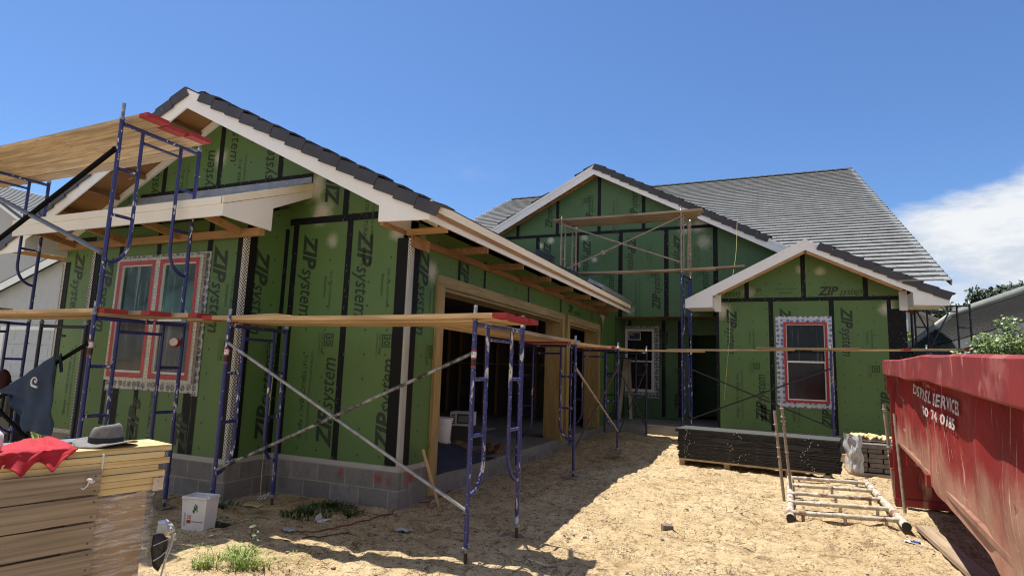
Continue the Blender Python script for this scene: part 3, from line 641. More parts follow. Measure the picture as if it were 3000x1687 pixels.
mb=MB(); rake(mb,XA,ZA,YF,-1,SL,0,3); rake(mb,XA,ZA,YF,-1,SL,3,15,mi=1); mb.build('rake_tiles',[m_tileD,m_tileG],roof)
# loose ridge underlayment flap
mb=MB(); mb.grid(lambda u,v:(XA+.02+.3*u,YF+.12+v*.8,ZA+.035+.05*math.sin(u*3)-.12*u+.03*mn.noise(V((u*4,v*4,1)))),8,6); mb.grid(lambda u,v:(XA-.0+.16*u,YF+.3+v*.8,ZA+.06-.3*abs(u-.5)+.02*mn.noise(V((u*4,v*4,3)))),8,6)
mb.build('ridge_underlay',m_under,roof)
mb=MB(); gablefascia(mb,XA,ZA,YF,SL,HW,.235,None,2.712,boxin=3.27)
mb.build('gable_fascia',m_trimw,house)
mb=MB(); gablefascia(mb,XA,ZA+.026,YF-.012,SL,HW,.055,None,ZA+.026-SL*HW-.055,.012,boxin=HW-.005); mb.build('drip_strip',m_trimw,house)
# boxed returns: short side of the tail box going back to the wall
mb=MB()
for s in (1,-1):
    mb=MB(); x=XA+s*3.27; mb.box(min(x,x+s*.02),max(x,x+s*.02),YF+.024,YG-.005,2.74,3.04); mb.build('soffit_return',m_trimw,house)
# side eave
mb=MB(); xe=XA+HW
mb.box(xe-.022,xe-.0,YF+.022,YEAVE,2.705,2.815,0); mb.prism([(xe+.001,YF-.012,2.815),(xe+.026,YF-.012,2.82),(xe+.034,YF-.012,2.915),(xe+.004,YF-.012,2.92)],(0,YEAVE-YF+.012,0),1)
mb.build('eave_fascia',[m_trim,m_cream],house)
mb=MB(); mb.prism([(xe+.03,YEAVE-2.9,2.925),(xe-.32,YEAVE-2.9,3.09),(xe-.32,YEAVE-2.9,3.115),(xe+.03,YEAVE-2.9,2.955)],(0,2.92,0)); mb.obox((xe-.3,YEAVE-2.9,3.08),(.33,0,-.165),(0,2.92,0),(0.05,0,.09))
mb.build('valley_flashing',m_galv,house)
mb=MB(); mb.box(XG+.004,XG+.042,YG-.01,YEAVE+.1,2.62,2.705)
y=YF+1.45
while y<YEAVE: mb.box(XG+.042,xe-.022,y,y+.038,2.635,2.72); y+=1.2
mb.build('eave_soffit_frame',m_frameY,house)
mb=MB(); mb.box(XG-.04,XG-.0,YF+.03,YG-.02,2.70,2.738); mb.box(XG+.05,xe-.03,YF+.42,YF+.455,2.67,2.74); mb.box(XG+.045,XG+.06,YG-.1,YG+.3,2.56,2.7); mb.build('corner_soffit_frame',[m_frameX,m_frameX],house)
mb=MB()
for s in (-1,1):
    d=V((s,0,-SL)).normalized(); n=V((s*SL,0,1)).normalized()
    mb.obox(V((XA,YG-.045,ZA))-n*.06+d*.05,d*4.1,(0,.04,0),n*-.1)
    k=.5
    while k<3.6: mb.obox(V((XA,YF+.03,ZA))+d*k-n*.055,d*.04,(0,YG-YF-.08,0),n*-.085,1); k+=.62
mb.build('gable_soffit_frame',[m_trim,m_frameY],house)
# bay shed roof
YS,XS=4.47,-5.405; zs=2.94
def shed(mb):
    s=(3.50-2.94)/(YG-YS)
    xl=-9.3
    mb.prism([(XS,YS,zs),(XS,YG-.01,3.49),(XS,YG-.01,3.44),(XS,YS,zs-.05)],(xl-XS,0,0),1)
mb=MB(); shed(mb)
for f in range(len(mb.f)):
    q=[mb.v[i] for i in mb.f[f]]; n=(q[1]-q[0]).cross(q[2]-q[0]); mb.m[f]=0 if n.z>0 else 1
sh=mb.build('bay_roof',[m_white,m_ply],house)
mb=MB(); mb.box(-9.3,XS,YS-.022,YS,2.735,2.865,0); mb.box(-9.3,XS+.01,YS-.036,YS-.0,2.866,2.948,0)
s_=(3.50-2.94)/(YG-YS)
mb.prism([(XS+.001,YS-.022,2.735),(XS+.001,YB+.04,2.72),(XS+.001,YB+.04,2.735+.26),(XS+.001,YG-.004,3.31),(XS+.001,YG-.004,3.40),(XS+.001,YS-.022,2.865)],(.02,0,0),0)
mb.prism([(XS+.001,YS-.036,2.866),(XS+.001,YG-.004,3.402),(XS+.001,YG-.004,3.502),(XS+.001,YS-.036,2.948)],(.032,0,0),1)
mb.build('bay_fascia',[m_trim,m_cream],sh)
mb=MB(); mb.box(-9.28,XS-.02,YB-.1,YB-.06,2.64,2.735); mb.box(-5.66,-5.42,YB-.06,YB-.02,2.65,2.74)
x=-8.9
while x<-5.5: mb.prism([(x,YS+.002,2.75),(x,YB-.1,2.66),(x,YB-.1,2.74),(x,YS+.002,2.84)],(.04,0,0)); x+=1.05
mb.build('bay_soffit_frame',m_frameX,sh)
mb=MB(); mb.box(-8.75,-5.40,YG-.016,YG-.004,3.5,3.64,1)
mb.obox((-8.8,YG-.016,3.48),(3.4,0,0),(0,-.16,-.06),(0,.01,.03),0); mb.box(-8.8,-5.40,YG-.02,YG-.0165,3.47,3.585,0)
for i in range(22): mb.box(-8.7+i*.155,-8.692+i*.155,YG-.018,YG-.0155,3.59+.02*(i%3),3.598+.02*(i%3),2)
mb.build('wall_flashing',[m_galv,m_flash,m_galvp],sh)
# middle gable roof
YMF=15.67
mb=MB()
for s,h in ((-1,4.75),(1,5.1)):
    xe2=XM+s*h; ze2=ZM-SM*h
    mb.prism([(XM,YMF+.012,ZM-.004),(xe2,YMF+.012,ze2-.004),(xe2,YMF+.012,ze2-.05),(XM,YMF+.012,ZM-.05)],(0,9.,0))
for f in range(len(mb.f)):
    q=[mb.v[i] for i in mb.f[f]]; n=(q[1]-q[0]).cross(q[2]-q[0]); mb.m[f]=0 if n.z>0 else 1
mroof=mb.build('middle_gable_roof',[m_under,m_ply],house)
mb=MB(); rake(mb,XM,ZM,YMF,1,SM,0,17,.3,.16)
mb.build('rake_tiles',m_tileD,mroof)
for k in (0,5,9): mb=MB(); rake(mb,XM,ZM+.03,YMF+.1,-1,SM,k,k+2,.3,.05); mb.build('rake_tiles',m_tileD,mroof)
mb=MB()
for s,h in ((-1,4.75),(1,5.1)):
    T=lambda x:ZM-SM*x
    mb.prism([(XM+s*x,YMF,z) for x,z in ((0,T(0)),(h,T(h)),(h,T(h)-.24),(0,T(0)-.24))],(0,.022,0)); mb.prism([(XM+s*x,YMF-.014,z) for x,z in ((0,T(0)+.03),(h,T(h)+.03),(h,T(h)-.05),(0,T(0)-.05))],(0,.014,0),1)
mb.build('gable_fascia',[m_trimw,m_trimw],mroof)
mb=MB()
for s,h in ((-1,4.6),(1,4.6)):
    d=V((s,0,-SM)).normalized(); n=V((s*SM,0,1)).normalized()
    mb.obox(V((XM,YM-.045,ZM))-n*.06+d*.08,d*5.2,(0,.04,0),n*-.1)
    k=.9
    while k<4.9: mb.obox(V((XM,YMF+.03,ZM))+d*k-n*.055,d*.04,(0,YM-YMF-.08,0),n*-.085); k+=.75
mb.build('gable_soffit_frame',m_frameX,mroof)
# entry roof
mb=MB(); HE=2.56
for s in (-1,1):
    xe2=XE+s*HE; ze2=ZE-.5065*HE
    mb.prism([(XE,YFE+.012,ZE-.004),(xe2,YFE+.012,ze2-.004),(xe2,YFE+.012,ze2-.05),(XE,YFE+.012,ZE-.05)],(0,3.2,0))
for f in range(len(mb.f)):
    q=[mb.v[i] for i in mb.f[f]]; n=(q[1]-q[0]).cross(q[2]-q[0]); mb.m[f]=0 if n.z>0 else 1
eroof=mb.build('entry_roof',[m_under,m_ply],house)
mb=MB(); rake(mb,XE,ZE,YFE,1,.5065,1,10,.29,.16); mb.v=[p+(V((.16,0,-.08)) if 0 else V((0,0,0))) for p in mb.v]; mb.build('rake_tiles',m_tileD,eroof)
mb=MB(); gablefascia(mb,XE,ZE,YFE,.5065,HE,.215,None,2.735,boxin=1.95); gablefascia(mb,XE,ZE+.026,YFE-.012,.5065,HE,.055,None,ZE+.026-.5065*HE-.055,.012,boxin=HE-.005); mb.build('gable_fascia',m_trimw,eroof)
mb=MB()
for s in (-1,1):
    mb=MB(); x=XE+s*1.95; mb.box(min(x,x+s*.02),max(x,x+s*.02),YFE+.024,YE-.005,2.75,3.03); mb.box(min(x+s*.02,x+s*.58),max(x+s*.02,x+s*.58),YFE+.024,YE+.3,2.742,2.75)
    x2=XE+s*1.80; mb.box(min(x2,x2+s*.15),max(x2,x2+s*.15),YE-.02,YE-.005,2.7,3.12); mb.build('soffit_return',m_trimw,eroof)
mb=MB()
for s in (-1,1):
    d=V((s,0,-.5065)).normalized(); n=V((s*.5065,0,1)).normalized()
    mb.obox(V((XE,YE-.045,ZE))-n*.06+d*.06,d*2.1,(0,.04,0),n*-.1); mb.obox(V((XE,YFE+.024,ZE))-n*.07+d*.1,d*2.0,(0,.03,0),n*-.18)
mb.build('gable_soffit_frame',m_frameX,eroof)
# main roof behind
def vis(p):    # keep the courses that are not under the gable roofs in front
    if abs(p.x-XM)<6 and p.z<mT(p.x)+.02 : return False
    if abs(p.x-XE)<2.57 and p.z<eT(p.x)+.02: return False
    if p.x<.75 and p.y<16.25: return False
    if p.x<XA+4.2 and p.z<gT(p.x): return False
    return True
xl,xr=-11.9,3.3; SR=.517; u=V((0,1,SR)).normalized(); o=V((xl,14.21,3.198)); L=math.hypot(12.79,12.79*SR)
mb=MB(); o2=V((xl,39.87,3.1))
x=xl
while x<xr-.01:
    y0=14.42; xm=x+.05; zf_=lambda y:3.306+SR*(y-14.42)
    while y0<26.9 and not vis(V((xm,y0,zf_(y0)))): y0+=.1
    if y0<26.9: mb.face([(x,y0,zf_(y0)-.003),(x+.1,y0,zf_(y0)-.003),(x+.1,27,zf_(27)-.003),(x,27,zf_(27)-.003)])
    x+=.1
mb.obox(o2,(xr-xl,0,0),V((0,-1,SR)).normalized()*L,(0,0,.055))
main=mb.build('main_roof',m_under,house)
mb=MB(); tilefield(mb,o,(1,0,0),u,xr-xl,L,.3,.335,0,vis); mb.build('roof_tiles',m_tile,main)
mb=MB(); nu=V((0,-SR,1)).normalized()
for i in range(int(L/.3)):
    p=V((xr-.02,14.21,3.198))+u*(i*.3-.02)+nu*.07; mb.obox(p,(.17,0,0),u*.33-nu*.03,nu*-.02); mb.obox(p+V((.15,0,0)),(.02,0,0),u*.33-nu*.03,nu*-.12)
    p=V((xl-.15,14.21,3.198))+u*(i*.3-.02)+nu*.07; mb.obox(p,(.17,0,0),u*.33-nu*.03,nu*-.02)
k=xl
while k<xr: mb.obox(V((k,26.85,9.80)),(.36,0,.02),(0,.3,0),(0,0,.04)); k+=.34
mb.build('rake_tiles',m_tile,main)
# ------------------------------------------------------------------ windows
def window(F,nrm,s0,s1,z0,z1,red,pu,pl,mid,sides=()):
    mb=MB(); n=V(nrm)
    def bar(a0,a1,b0,b1,d0,d1,mi): 
        p=F(a0,b0,d0); mb.obox(p,F(a1,b0,d0)-p,F(a0,b1,d0)-p,n*(d1-d0),mi)
    w=.045
    bar(s0,s1,z0,z0+w,.006,.055,0); bar(s0,s1,z1-w,z1,.006,.055,0); bar(s0,s0+w,z0+w,z1-w,.006,.055,0); bar(s1-w,s1,z0+w,z1-w,.006,.055,0)
    if red:
        r=.052; i=.0
        bar(s0+i,s1-i,z0+i,z0+i+r,.055,.058,1); bar(s0+i,s1-i,z1-i-r,z1-i,.055,.058,1); bar(s0+i,s0+i+r,z0+i+r,z1-i-r,.055,.058,1); bar(s1-i-r,s1-i,z0+i+r,z1-i-r,.055,.058,1)
    win=mb.build('window',[m_vinyl,m_redtape],house)
    mb=MB(); a0,a1=s0+w,s1-w
    bar(a0,a1,mid-.02,mid+.02,.008,.04,0); bar(a0,a0+.03,z0+w,mid-.02,.008,.036,0); bar(a1-.03,a1,z0+w,mid-.02,.008,.036,0); bar(a0+.03,a1-.03,z0+w,z0+w+.035,.008,.036,0)
    bar(a0,a0+.02,mid+.02,z1-w,.008,.028,0); bar(a1-.02,a1,mid+.02,z1-w,.008,.028,0); bar(a0+.02,a1-.02,z1-w-.02,z1-w,.008,.028,0)
    mb.build('sash',m_vinyl,win)
    mb=MB(); bar(a0+.02,a1-.02,mid+.02,z1-w-.02,.009,.014,0); mb.build('pane',pu,win)
    mb=MB(); bar(a0+.03,a1-.03,z0+w+.035,mid-.02,.009,.017,0); mb.build('pane',pl,win)
    return win
def flange(F,nrm,s0,s1,z0,z1,mat,drop=0):
    mb=MB(); n=V(nrm); p=F(s0,z0,.005); mb.obox(p,F(s1,z0,.005)-p,F(s0,z1,.005)-p,n*.002)
    for (a,b,c,d) in ((s0-.01,s0+.1,z0-drop,z0),(s1-.11,s1+.01,z0-drop,z0)):
        if drop:
            p=F(a,c,.005); mb.obox(p,F(b,c,.005)-p,F(a,d,.005)-p,n*.002)
    return mb.build('flashing_tape',mat,house)
flange(FB,(0,-1,0),-8.0,-6.28,.77,2.51,m_wptape,.03)
window(FB,(0,-1,0),-7.93,-7.225,.93,2.43,True,m_paneL,m_paneLs,1.66)
window(FB,(0,-1,0),-7.13,-6.42,.93,2.43,True,m_paneL,m_paneLs,1.66)
mb=MB()
for (a,b,c,d) in ((-7.98,-7.935,.88,2.47),(-6.415,-6.36,.88,2.47),(-7.22,-7.135,.88,2.47),(-7.935,-7.22,.88,.925),(-7.135,-6.415,.88,.925),(-7.935,-7.22,2.435,2.47),(-7.135,-6.415,2.435,2.47)): mb.box(a,b,YB-.05,YB-.006,c,d)
mb.build('window_trim',printtape('cream_vinyl_fin',(.6,.56,.48),(.3,.29,.27),40,.16),house)
flange(FE,(0,-1,0),.2,1.34,.55,2.585,m_bptape)
window(FE,(0,-1,0),.36,1.24,.66,2.45,True,m_paneE,m_paneEs,1.56)
flange(FP,(0,-1,0),-3.92,-2.82,.5,2.55,m_wptape)
wp=window(FP,(0,-1,0),-3.79,-2.96,.66,2.46,False,m_paneE,m_paneEs,1.53)
mb=MB(); mb.box(-3.7,-3.35,YP-.022,YP-.018,2.14,2.37,0); mb.box(-3.68,-3.37,YP-.0235,YP-.0225,2.16,2.35,1)
put_text(mb,'PRO',.06,(-3.65,YP-.026,2.28),V((1,0,0)),V((0,0,1)),0,.005); put_text(mb,'window tag',.03,(-3.65,YP-.026,2.2),V((1,0,0)),V((0,0,1)),0) if 0 else None
mb.build('window_sticker',[m_white,M('sticker_blue',(.02,.03,.13),None,5,.5)],wp)
# ------------------------------------------------------------------ garage door bucks and interior
mb=MB()
for (y0,y1) in ((6.5,11.34),(11.78,14.15)):
    mb.box(XG+.002,XG+.042,y0-.13,y1+.13,ZO+.0,ZO+.14,1)          # header casing
    mb.box(XG-.3,XG+.0015,y0+.04,y1-.04,ZO-.042,ZO-.003,1)
mb.build('door_header',[m_buck,m_buckY],house)
for (y,s,z0) in ((6.5,-1,-.36),(11.34,1,-.2),(11.78,-1,-.2),(14.15,1,-.2)):
    mb=MB(); a,b=(y-.13,y-.002) if s<0 else (y+.002,y+.13)
    mb.box(XG+.002,XG+.04,a,b,z0,ZO,0); a,b=(y+.001,y+.04) if s<0 else (y-.04,y-.001); mb.box(XG-.32,XG+.0405,a,b,z0 if s<0 and y<7 else -.15,ZO-.003,0)
    mb.build('door_post',m_buck,house)
mb=MB()
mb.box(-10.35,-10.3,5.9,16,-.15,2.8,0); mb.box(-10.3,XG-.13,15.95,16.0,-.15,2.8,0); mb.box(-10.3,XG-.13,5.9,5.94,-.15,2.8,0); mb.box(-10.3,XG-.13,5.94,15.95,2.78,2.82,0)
y=6.3
while y<15.9:
    mb.box(-10.3,-10.2,y,y+.04,-.15,2.78,1); y+=.41
x=-10.2
while x<XG-.2: mb.box(x,x+.04,15.85,15.95,-.15,2.78,1); x+=.41
mb.box(-10.2,XG-.2,15.86,15.95,1.3,1.34,1); 
y=6.2
while y<11.6: mb.box(-7.2,-7.1,y,y+.04,-.15,2.78,1); y+=.41
mb.box(-7.2,-7.1,6,11.6,1.25,1.29,1)
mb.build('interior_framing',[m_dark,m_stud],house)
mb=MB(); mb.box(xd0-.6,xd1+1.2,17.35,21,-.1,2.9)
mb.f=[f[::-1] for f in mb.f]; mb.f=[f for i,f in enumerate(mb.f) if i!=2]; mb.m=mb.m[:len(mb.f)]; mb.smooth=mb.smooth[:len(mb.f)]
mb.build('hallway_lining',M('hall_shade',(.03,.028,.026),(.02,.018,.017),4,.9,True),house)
mb=MB(); mb.box(XG,XEL,YM+.13,YP,2.72,2.74); mb.build('porch_ceiling',m_ply,house)
m_matblack=M('matt_black_tube',(.006,.006,.007),None,8,.95); m_matblack.node_tree.nodes['Principled BSDF'].inputs['Specular IOR Level'].default_value=.1
# ------------------------------------------------------------------ scaffold frames
def frame(label,near,far,zt,H=1.93,b0=None,b1=None,group='lower scaffold frames',mat=None,pin=.12,sticker=False,pad=False,loops=True):
    """near/far: plan positions of the two posts; b0/b1: ground level under each (None: stacked)"""
    mat=mat or m_blue; p=V((near[0],near[1],zt-H)); q=V((far[0],far[1],zt-H)); W=(q-p).length; ang=math.atan2(q.y-p.y,q.x-p.x)
    t=thing('scaffold',label,'scaffold',p,(0,0,ang),group,local=True)
    r=.021; e=.235
    for x in (0,W):
        mb=MB(); mb.tube([(x,0,0),(x,0,H)],r,10,0); 
        mb.tube([(x-.03,0,H-.3),(x+.045,0,H-.3)],.006,6,1); mb.tube([(x-.03,0,H-1.62),(x+.045,0,H-1.62)],.006,6,1)
        po=mb.build('post',[mat,m_galvp],t); mb=MB(); mb.tube([(x,0,H-.012),(x,0,H+.02),(x,0,H+.021),(x,0,H+pin)],.026,10,0,rs=[.026,.026,.0165,.0165]); mb.build('coupling_pin',m_galvp,po)
    mb=MB(); mb.tube([(r,0,H-.045),(W-r,0,H-.045)],r,10); mb.tube([(e+r,0,H-.165),(W-e-r,0,H-.165)],.016,8); mb.build('header_bar',mat,t)
    for x,s in ((e,-1),(W-e,1)) if loops else ():
        pts=[(x,0,H-.066),(x,0,H-1.22)]
        for k in range(1,7):
            a=k/6*math.pi/2; pts.append((x+s*(e-r)*(1-math.cos(a))*.98,0,H-1.22-.24*math.sin(a)-.03*k/6))
        mb=MB(); mb.tube(pts,.0185,9); mb.build('inner_leg',mat,t)
        for z in (H-.52,H-1.0):
            mb=MB(); a,b=(r,x-.0185) if s<0 else (x+.0185,W-r); mb.tube([(a,0,z),(b,0,z)],.0165,8); mb.build('rung',mat,t)
    for x,b in ((0,b0),(W,b1)):
        if b is None: continue
        zb=b-(zt-H); mb=MB()
        if zb<-.05:
            mb.tube([(x,0,zb+.01),(x,0,.0)],.0155,8,0); mb.tube([(x,0,-.035),(x,0,.0)],.034,8,1); mb.tube([(x-.1,.0,-.02),(x+.1,.01,-.015)],.008,6,1)
        jk=mb.build('screw_jack',[m_rust,m_galvp],t) if mb.f else t; mb=MB(); mb.box(x-.075,x+.075,-.075,.075,zb,zb+.012,0); mb.build('base_plate',m_galvp,jk)
    if sticker:
        mb=MB(); mb.tube([(0,0,H-.42),(0,0,H-.27)],.0225,10,0,False); mb.tube([(0,0,H-.405),(0,0,H-.35)],.0232,10,1,False); mb.tube([(0,0,H-.335),(0,0,H-.285)],.0232,10,2,False); mb.build('warning_sticker',[m_redtape,m_black,m_white],t)
    return t
def brace(label,segs,mats,group='cross braces between scaffold frames',r=.0125):
    mb=MB()
    for i,(a,b) in enumerate(segs):
        a,b=V(a),V(b); d=(b-a).normalized(); mb.tube([a+V((0,-.0*i,0)),a+d*.04,b-d*.04,b],r,8,min(i,len(mats)-1),rs=[r*1.15,r,r,r*1.15])
        if i: pass
    if len(segs)>1:
        (a,b),(c,d)=[(V(x),V(y)) for x,y in segs[:2]]; m=(a+b)/2; mb.tube([m+V((0,-.02,0)),m+V((0,.02,0))],.01,6,0)
    c=V(segs[0][0]); return tag(mb.build('cross_brace',mats,None,c),label,'brace',group)
def plank(label,p,q,mats,wid=.235,th=.04,red=(0,0),group='scaffold planks',roll=0,cat='plank',name='scaffold_plank'):
    p,q=V(p),V(q); d=q-p; L=d.length; mb=MB(); n=7
    x0=.13 if red[0] else 0; x1=L-.13 if red[1] else L
    sag=[0]*(n+1)
    for i in range(n):
        a=x0+(x1-x0)*i/n; b=x0+(x1-x0)*(i+1)/n; sa=-.012*math.sin(math.pi*i/n)*(L>1.8); sb=-.012*math.sin(math.pi*(i+1)/n)*(L>1.8)
        P=[V((a,-wid/2,sa)),V((b,-wid/2,sb)),V((b,wid/2,sb)),V((a,wid/2,sa))]; T=[v+V((0,0,th)) for v in P]
        mb.face(P[::-1],0); mb.face(T,0); mb.face([P[0],P[1],T[1],T[0]],0); mb.face([P[2],P[3],T[3],T[2]],0)
        if i==0: mb.face([P[0],T[0],T[3],P[3]],0)
        if i==n-1: mb.face([P[1],P[2],T[2],T[1]],0)
    if red[0]: mb.box(0,.13,-wid/2-.001,wid/2+.001,-.001,th+.001,1)
    if red[1]: mb.box(L-.13,L,-wid/2-.001,wid/2+.001,-.001,th+.001,1)
    o=mb.build(name,mats,None,(0,0,0)); o.location=p; e=d.to_track_quat('X','Z').to_euler(); o.rotation_euler=e
    return tag(o,label,cat,group)
PLN,PLO,PLU=[m_plank,m_redend],[m_plankO,m_redend],[m_plankU,m_redend]
pA,pB=(-2.33,4.58),(-2.27,5.53); pL,pL2=(-4.95,4.30),(-5.12,5.25); pM,pM2=(-6.1,3.70),(-6.04,4.64); pN,pN2=(-9.34,3.86),(-9.33,4.81)
zt=1.6
frame('blue frame with white splatter and open loops, nearest to the sand strip',pA,pB,1.612,1.9,-.43,-.44,mat=m_blueW,sticker=True)
frame('blue frame with paint flecks standing at the bay corner over the white square pail',pL,pL2,1.575,1.86,-.40,-.45,sticker=True)
frame('blue lower frame in front of the twin window, red cup hooked on it',pM,pM2,1.6,1.93,-.42,-.42,sticker=True)
frame('blue lower frame at the left end of the long deck',pN,pN2,1.625,1.93,-.42,-.42)
frame('blue upper frame stacked in front of the twin window carrying the high deck',(-6.03,3.68),(-6.06,4.61),3.6,1.93,group='upper scaffold frames',pin=.17)
frame('blue upper frame at the left end of the high deck',(-9.33,3.86),(-9.33,4.81),3.6,1.93,group='upper scaffold frames',pin=.17)
frame('thin dark frame behind the hanging navy shirt',(-8.75,4.66),(-8.22,4.9),1.59,1.9,-.42,-.42,mat=m_blueD,loops=False)
pC,pC2=(-2.74,8.87),(-3.68,8.87); frame('blue frame standing across the large garage door opening',pC,pC2,1.62,1.93,-.40,-.16)
pD,pD2=(-2.62,11.25),(-3.56,11.25); frame('blue frame with dirty crossed braces between the two garage openings',pD,pD2,1.645,1.86,-.27,-.24)
pE,pE2=(-2.48,13.4),(-3.42,13.4); frame('thin blue frame in front of the porch window',pE,pE2,1.68,1.86,-.17,-.17,mat=m_blueD)
pG,pG2=(-1.78,13.95),(-1.68,14.9); frame('blue lower frame beside the dark porch doorway',pG,pG2,1.69,1.9,-.19,-.12)
frame('blue upper frame rising above the porch doorway towards the gable planks',(-1.78,13.95),(-1.68,14.9),3.55,1.86,group='upper scaffold frames',pin=.1)
frame('mortar stained top frame with the high gable plank on it',(-1.78,13.95),(-1.68,14.9),4.98,1.43,group='upper scaffold frames',mat=m_oldpole,pin=.16)
pI,pI2=(1.22,13.9),(1.29,14.6); frame('blue frame standing before the red edged entry window',pI,pI2,1.8,1.9,-.33,-.33,mat=m_blueW)
frame('short stained frame standing on the garage roof slope',(-4.74,13.95),(-4.62,14.85),4.99,1.4,group='upper scaffold frames',mat=m_oldpole,pin=.12)
pJ=U(2362,890,'Z',1.8); frame('blue frame behind the dumpster rim at the right end of the long plank',(2.85,13.7),(3.75,13.75),1.8,1.9,-.35,-.35)
frame('navy frame beside the right wall with its loops showing under the eave tail',(3.12,15.9),(4.15,15.9),2.95,1.93,group='scaffold frames beside the right wall',mat=m_blueD)
frame('navy lower frame beside the right wall hidden by the dumpster',(3.12,15.9),(4.15,15.9),1.02,1.4,-.38,-.38,group='scaffold frames beside the right wall',mat=m_blueD,pin=.02)
for i,(px,py,Y,lb) in enumerate(((2231,520,20.6,'navy post tip showing above the right roof edge, upper one'),(2280,578,18.6,'navy post tip showing above the right roof edge, lower one'))):
    a=U(px,py,'Y',Y); t=thing('scaffold_post',lb,'scaffold post',(a.x,Y,-.4),(0,0,0),'scaffold frames beside the right wall',local=True)
    mb=MB(); mb.tube([(0,0,0),(0,0,a.z+.4)],.03,8); mb.build('post',m_blueD,t); mb=MB(); mb.tube([(-.25,0,a.z+.4-.33),(-.03,0,a.z+.4-.33)],.02,8); mb.build('rung',m_blueD,t)
# braces
def pt(p,z): return V((p[0],p[1],z))
brace('crossed shiny brace in front of the green wall between two blue frames',[(pt(pL,1.36),pt(pA,.0)),(pt(pL,.12),pt(pA,1.32))],[m_galvp,M('worn_tube',(.33,.33,.32),(.05,.05,.05),16,.4,metal=.4,spots=[((.02,.02,.02),9,.55,.05)])],r=.0155)
f=V((.0,-.03,0)); uN,uM=V((-9.33,3.83,0)),V((-6.03,3.65,0))
brace('upper crossed brace of the left bay, one tube black and one grey',[(uM+V((0,0,3.27)),uN+V((0,0,2.02))),(uM+V((0,0,2.2)),uN+V((0,0,3.35)))],[m_matblack,m_greyp],r=.026)
brace('lower black crossed brace of the left bay holding the navy shirt',[(pt(pM,1.3)+f,pt(pN,.02)+f),(pt(pM,.0)+f,pt(pN,1.26)+f)],[m_matblack,m_matblack],r=.02)
brace('dirty crossed brace before the small garage opening',[(pt(pC,1.25),pt(pD,.1)),(pt(pC,-.02),pt(pD,1.3))],[m_oldpole,m_rust],r=.019)
brace('thin black crossed brace before the porch window',[(pt(pD,1.3),pt(pE,.0)),(pt(pD,.0),pt(pE,1.3))],[m_blackp,m_blackp])
brace('black crossed brace across the doorway and the entry wall',[(pt(pG,1.4),pt(pI,.2)),(pt(pG,.14),pt(pI,1.42))],[m_blackp,m_blackp],r=.016)
brace('pale mortar stained crossed brace high before the middle gable',[(V((-4.74,13.95,4.88)),V((-1.78,13.95,3.78))),(V((-4.74,13.95,3.66)),V((-1.78,13.95,4.88)))],[m_oldpole,m_oldpole],r=.02)
brace('navy crossed brace under the right eave tail',[(V((3.12,15.9,2.9)),V((4.15,17.6,1.4))),(V((3.12,15.9,1.4)),V((4.15,17.6,2.9)))],[m_blueD,m_blueD],r=.018)
# planks: high deck on the left
for k,(y,dx) in enumerate(((3.87,.0),(4.125,.02),(4.38,.0))):
    plank(('outer','middle','inner')[k]+' plank of the high deck, stained underside and red end',(-10.9+.2*k,y+.05,3.612-.006*k),(-5.72-dx-.05*(k==1),y-.02,3.612-.006*k),PLU,.238,.04,(0,1),'planks of the high deck')
plank('grey splattered plank under the inner side of the high deck',(-10.4,4.66,3.6),(-6.15,4.6,3.6),PLO,.2,.035,(0,0),'planks of the high deck')
# lower deck on the left
for k,(y,x1) in enumerate(((3.85,-5.98),(4.12,-5.7),(4.38,-5.35))):
    plank(('nearest','middle','farthest')[k]+' plank of the lower left deck ending red before the twin window',(-10.8,y+.14,1.645),(x1,y-.02,1.612),(PLN,PLO,PLU)[k],.235,.04,(0,1),'planks of the lower left deck')
plank('short loose offcut lying across the lower left deck',(-9.5,3.75,1.69),(-8.2,3.95,1.672),PLO,.2,.03,(0,0),'planks of the lower left deck')
plank('bridging plank lying loose over the bay corner frame',(-6.35,4.95,1.62),(-4.66,4.72,1.645),PLN,.22,.035,(0,0),'planks of the front deck')
for k,y in enumerate((4.53,4.86,5.11)):
    plank(('nearest','middle','farthest')[k]+' plank of the front deck, bright pine with red ends',(-5.32,y-.14,1.585),(-2.03-.0*k,y+.14,1.622),PLN,.24,.042,(1,1),'planks of the front deck')
for k,x in enumerate((-2.87,-3.12,-3.37)):
    plank(('outer','middle','inner')[k]+' plank running back along the garage wall from the corner frame',(x+.12,5.5,1.62),(x-.0,9.15,1.632),PLO if k==0 else PLN,.24,.042,(0,0),'planks beside the garage wall')
for k,x in enumerate((-2.88,-3.13,-3.38)):
    plank(('outer','middle','inner')[k]+' plank of the second garage bay with a red near end',(x,8.55,1.60),(x+.1,11.6,1.655),PLN,.24,.042,(1,0),'planks beside the garage wall')
for k,x in enumerate((-2.76,-3.0,-3.25)):
    plank(('outer','middle','inner')[k]+' plank of the third garage bay with a red near end',(x,10.95,1.625),(x+.06,13.9,1.69),PLN,.24,.042,(1,0),'planks beside the garage wall')
plank('thin plank end reaching past the porch window',(-2.9,13.65,1.69),(-1.3,14.1,1.705),PLN,.22,.035,(0,0),'long planks before the entry')
plank('long thin plank crossing before the dark doorway',(-2.1,14.02,1.735),(.55,14.0,1.775),PLU,.24,.035,(0,0),'long planks before the entry')
plank('weathered plank crossing before the entry window',(-.2,13.95,1.80),(1.75,13.98,1.815),PLO,.24,.04,(0,0),'long planks before the entry')
plank('long plank running on behind the dumpster rim',(.9,14.22,1.79),(3.5,13.95,1.83),PLN,.24,.035,(0,1),'long planks before the entry')
plank('red ended plank half hidden behind the long plank above the dumpster',(2.45,13.7,1.8),(3.55,13.72,1.805),PLU,.2,.04,(1,1),'long planks before the entry')
